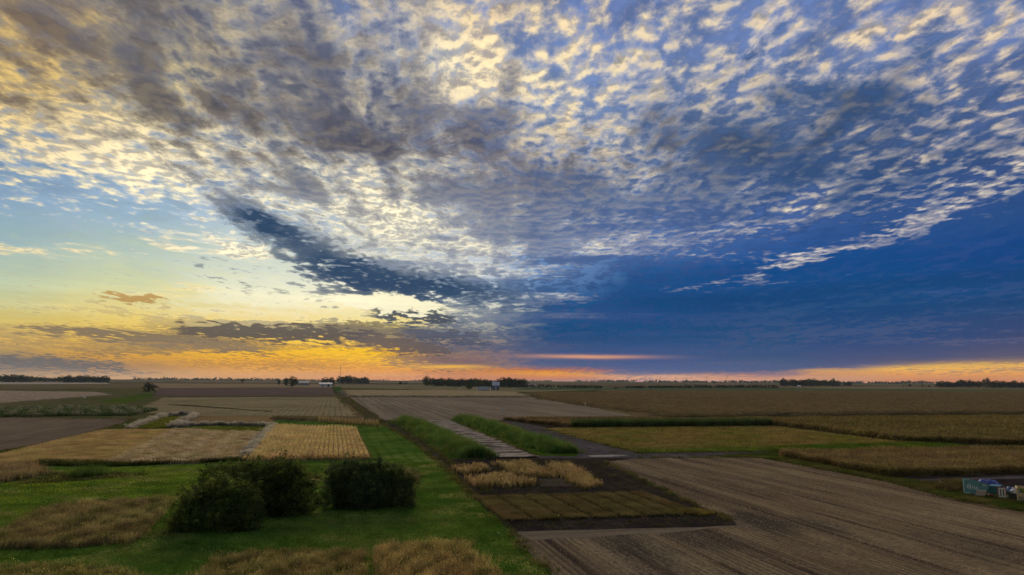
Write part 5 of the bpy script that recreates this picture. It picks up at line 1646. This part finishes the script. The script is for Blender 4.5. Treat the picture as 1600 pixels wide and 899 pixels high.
    a = w / 2 - .134
    mb = MB()
    mb.box(-a, -a + .2, -.05, .05, .5, h - .134, ln).box(a - .2, a, -.05, .05, .5, h - .134, ln).box(-.1, .1, -.05, .05, .5, h - .34, ln).box(-a + .202, a - .202, -.05, .05, h - .334, h - .134, ln).box(-a, a, -.06, .05, .02, .498, ln)
    mb.build('sash', M_WHITEW, r)
    for s in (-1, 1):
        x0, x1 = (.104, a - .204) if s > 0 else (-a + .204, -.104)
        MB().box(x0, x1, -.01, .01, .502, h - .338, ln).build('pane', M_DARK, r)
    # white sheeting, pipes, timber crate
    r = root('plastic_roll', 1585.5, 776, 'crumpled white plastic sheeting on the faded blue tarpaulin', 'plastic sheeting', .1, .1)
    MB().tube([(-5.2 * k, -.5, 6.2 * k), (-2 * k, -.55, 8.4 * k), (1.5 * k, -.5, 8.9 * k), (5 * k, -.45, 8.4 * k)], [.25, .3, .33, .24], 9).build('roll', M_WHITE, r, smooth=True)
    MB().tube([(-2.2 * k, -.62, 7.0 * k), (.2 * k, -.72, 4.4 * k), (1.2 * k, -.7, 3.4 * k)], [.22, .28, .12], 8).build('loose_end', M_WHITE, r, smooth=True)
    for i, (px, hp) in enumerate(((1578.2, 9), (1581.4, 10.5), (1584.8, 11.5), (1588.3, 12))):
        r = root('plastic_barrel', px, 783.5 + i * .5, ['leftmost black barrel below the white sheeting', 'second black barrel from the red framed window', 'third black barrel from the red framed window', 'black barrel touching the timber crate'][i], 'barrel')
        r['group'] = 'black barrels in the junk heap'
        h = hp * k; q = 1.35 * k
        MB().tube([(0, 0, 0), (0, 0, h * .1), (0, 0, h * .5), (0, 0, h * .9), (0, 0, h)], [q * .9, q, q * 1.06, q, q * .9], 14).build('body', M_BLACK, r, smooth=False)
        MB().tube([(0, 0, h + .002), (0, 0, h + .06)], q * .8, 14).build('lid', M_BLACK, r)
    r = root('step_box', 1573.5, 781.5, 'small white box between red window and barrels', 'box')
    MB().box(-1.4 * k, 1.4 * k, 0, .5, 0, 4.6 * k).build('body', M_WHITEW, r)
    MB().box(-1.6 * k, 1.6 * k, -.04, .54, 4.62 * k, 5.1 * k).build('lid', M_WHITEW, r)
    r = root('timber_crate', 1600, 787.5, 'open yellow timber crate at the right end of the junk heap', 'crate', .1)
    w, h, d = 15 * k, 23 * k, 1.8
    t = .2
    for y in (0, d):
        for x in (-w / 2, w / 2 - t):
            MB().box(x, x + t, y, y + t, 0, h).build('post', M_TIMB, r)
        for z in (.18, h * .45, h - t):
            MB().box(-w / 2 + t + .002, w / 2 - t - .002, y + .02, y + t - .02, z, z + t).build('rail', M_TIMB, r)
    for x in (-w / 2 + .02, w / 2 - t + .02):
        for z in (.18, h - t):
            MB().box(x, x + t - .04, t + .002, d - .002, z, z + t).build('side_rail', M_TIMB, r)
    MB().box(-w / 2 + t + .01, w / 2 - t - .01, t + .01, d - .01, .4, h * .42).build('load', M_TAN, r)
    # at the left end
    r = root('plastic_drum', 1470, 759, 'small white drum with a dark bung, left of the junk heap', 'drum', .3)
    MB().tube([(0, -.45, 3.3 * k), (0, -.36, 3.3 * k), (0, .36, 3.3 * k), (0, .45, 3.3 * k)], [3.0 * k, 3.3 * k, 3.3 * k, 3.0 * k], 18).build('body', M_WHITE, r)
    MB().tube([(0, -.5, 3.0 * k), (0, -.452, 3.0 * k)], 1.1 * k, 12).build('bung', M_DARK, r)
    r = root('scrap_board', 1491, 769, 'broken white board lying aslant in the weeds left of the teal board', 'board', .5)
    MB().box(-.9, .9, -.04, .04, 0, .35, Matrix.Rotation(math.radians(-28), 4, 'Y') @ Matrix.Rotation(math.radians(-50), 4, 'X')).build('plank', M_WHITEW, r)
    MB().box(-1.6, .6, .3, .34, .0, .16, Matrix.Rotation(math.radians(6), 4, 'Y')).build('broken_piece', M_WHITEW, r)


build_buildings()
build_junk()

# ------------------------------------------------------------------ the air over the plain
def build_haze():
    m, N, out = new_mat('haze')
    v = N.new('ShaderNodeVolumePrincipled')
    v.inputs['Color'].default_value = (0.62, 0.80, 1.0, 1)
    v.inputs['Density'].default_value = 2.0e-5
    v.inputs['Anisotropy'].default_value = 0.2
    N.t.links.new(v.outputs[0], out.inputs['Volume'])
    o = MB().box(-9400, 9400, -9400, 9400, -1.0, 76.0).build('haze', m)
    tag(o, kind='stuff')


build_haze()
# ------------------------------------------------------------------ sun, camera, render settings
ld = bpy.data.lights.new('sun', 'SUN')
ld.energy = 3.3
ld.angle = math.radians(28.0)
ld.color = (1.0, 0.79, 0.56)
sun = bpy.data.objects.new('sun', ld)
COL.objects.link(sun)
_az, _el = math.radians(-9.0), math.radians(17.0)
_d = Vector((math.sin(_az) * math.cos(_el), math.cos(_az) * math.cos(_el), math.sin(_el)))
sun.rotation_euler = _d.to_track_quat('Z', 'Y').to_euler()
sun.location = (0, 0, 60)

cd = bpy.data.cameras.new('camera')
cam = bpy.data.objects.new('camera', cd)
COL.objects.link(cam)
cd.sensor_width = 36.0
cd.lens = FOC / 1600.0 * 36.0
cd.clip_start = 0.5
cd.clip_end = 40000
m = Matrix(((_R[0], _U[0], -_F[0], 0), (_R[1], _U[1], -_F[1], 0), (_R[2], _U[2], -_F[2], CAM_H), (0, 0, 0, 1)))
cam.matrix_world = m
SC.camera = cam
SC.view_settings.view_transform = 'Standard'
SC.view_settings.look = 'None'
SC.view_settings.exposure = 0.0
SC.view_settings.gamma = 1.0
SC.view_settings.use_curve_mapping = False
SC.render.engine = 'CYCLES'
SC.cycles.use_denoising = True
SC.cycles.denoiser = 'OPENIMAGEDENOISE'
SC.cycles.denoising_input_passes = 'RGB_ALBEDO_NORMAL'
SC.cycles.denoising_prefilter = 'NONE'
SC.cycles.use_adaptive_sampling = True
SC.cycles.adaptive_threshold = 0.03
SC.cycles.volume_bounces = 0
SC.cycles.sample_clamp_indirect = 0.6
SC.cycles.sample_clamp_direct = 1.2
SC.cycles.max_bounces = 5
SC.cycles.diffuse_bounces = 3
SC.cycles.transparent_max_bounces = 8
SC.render.film_transparent = False
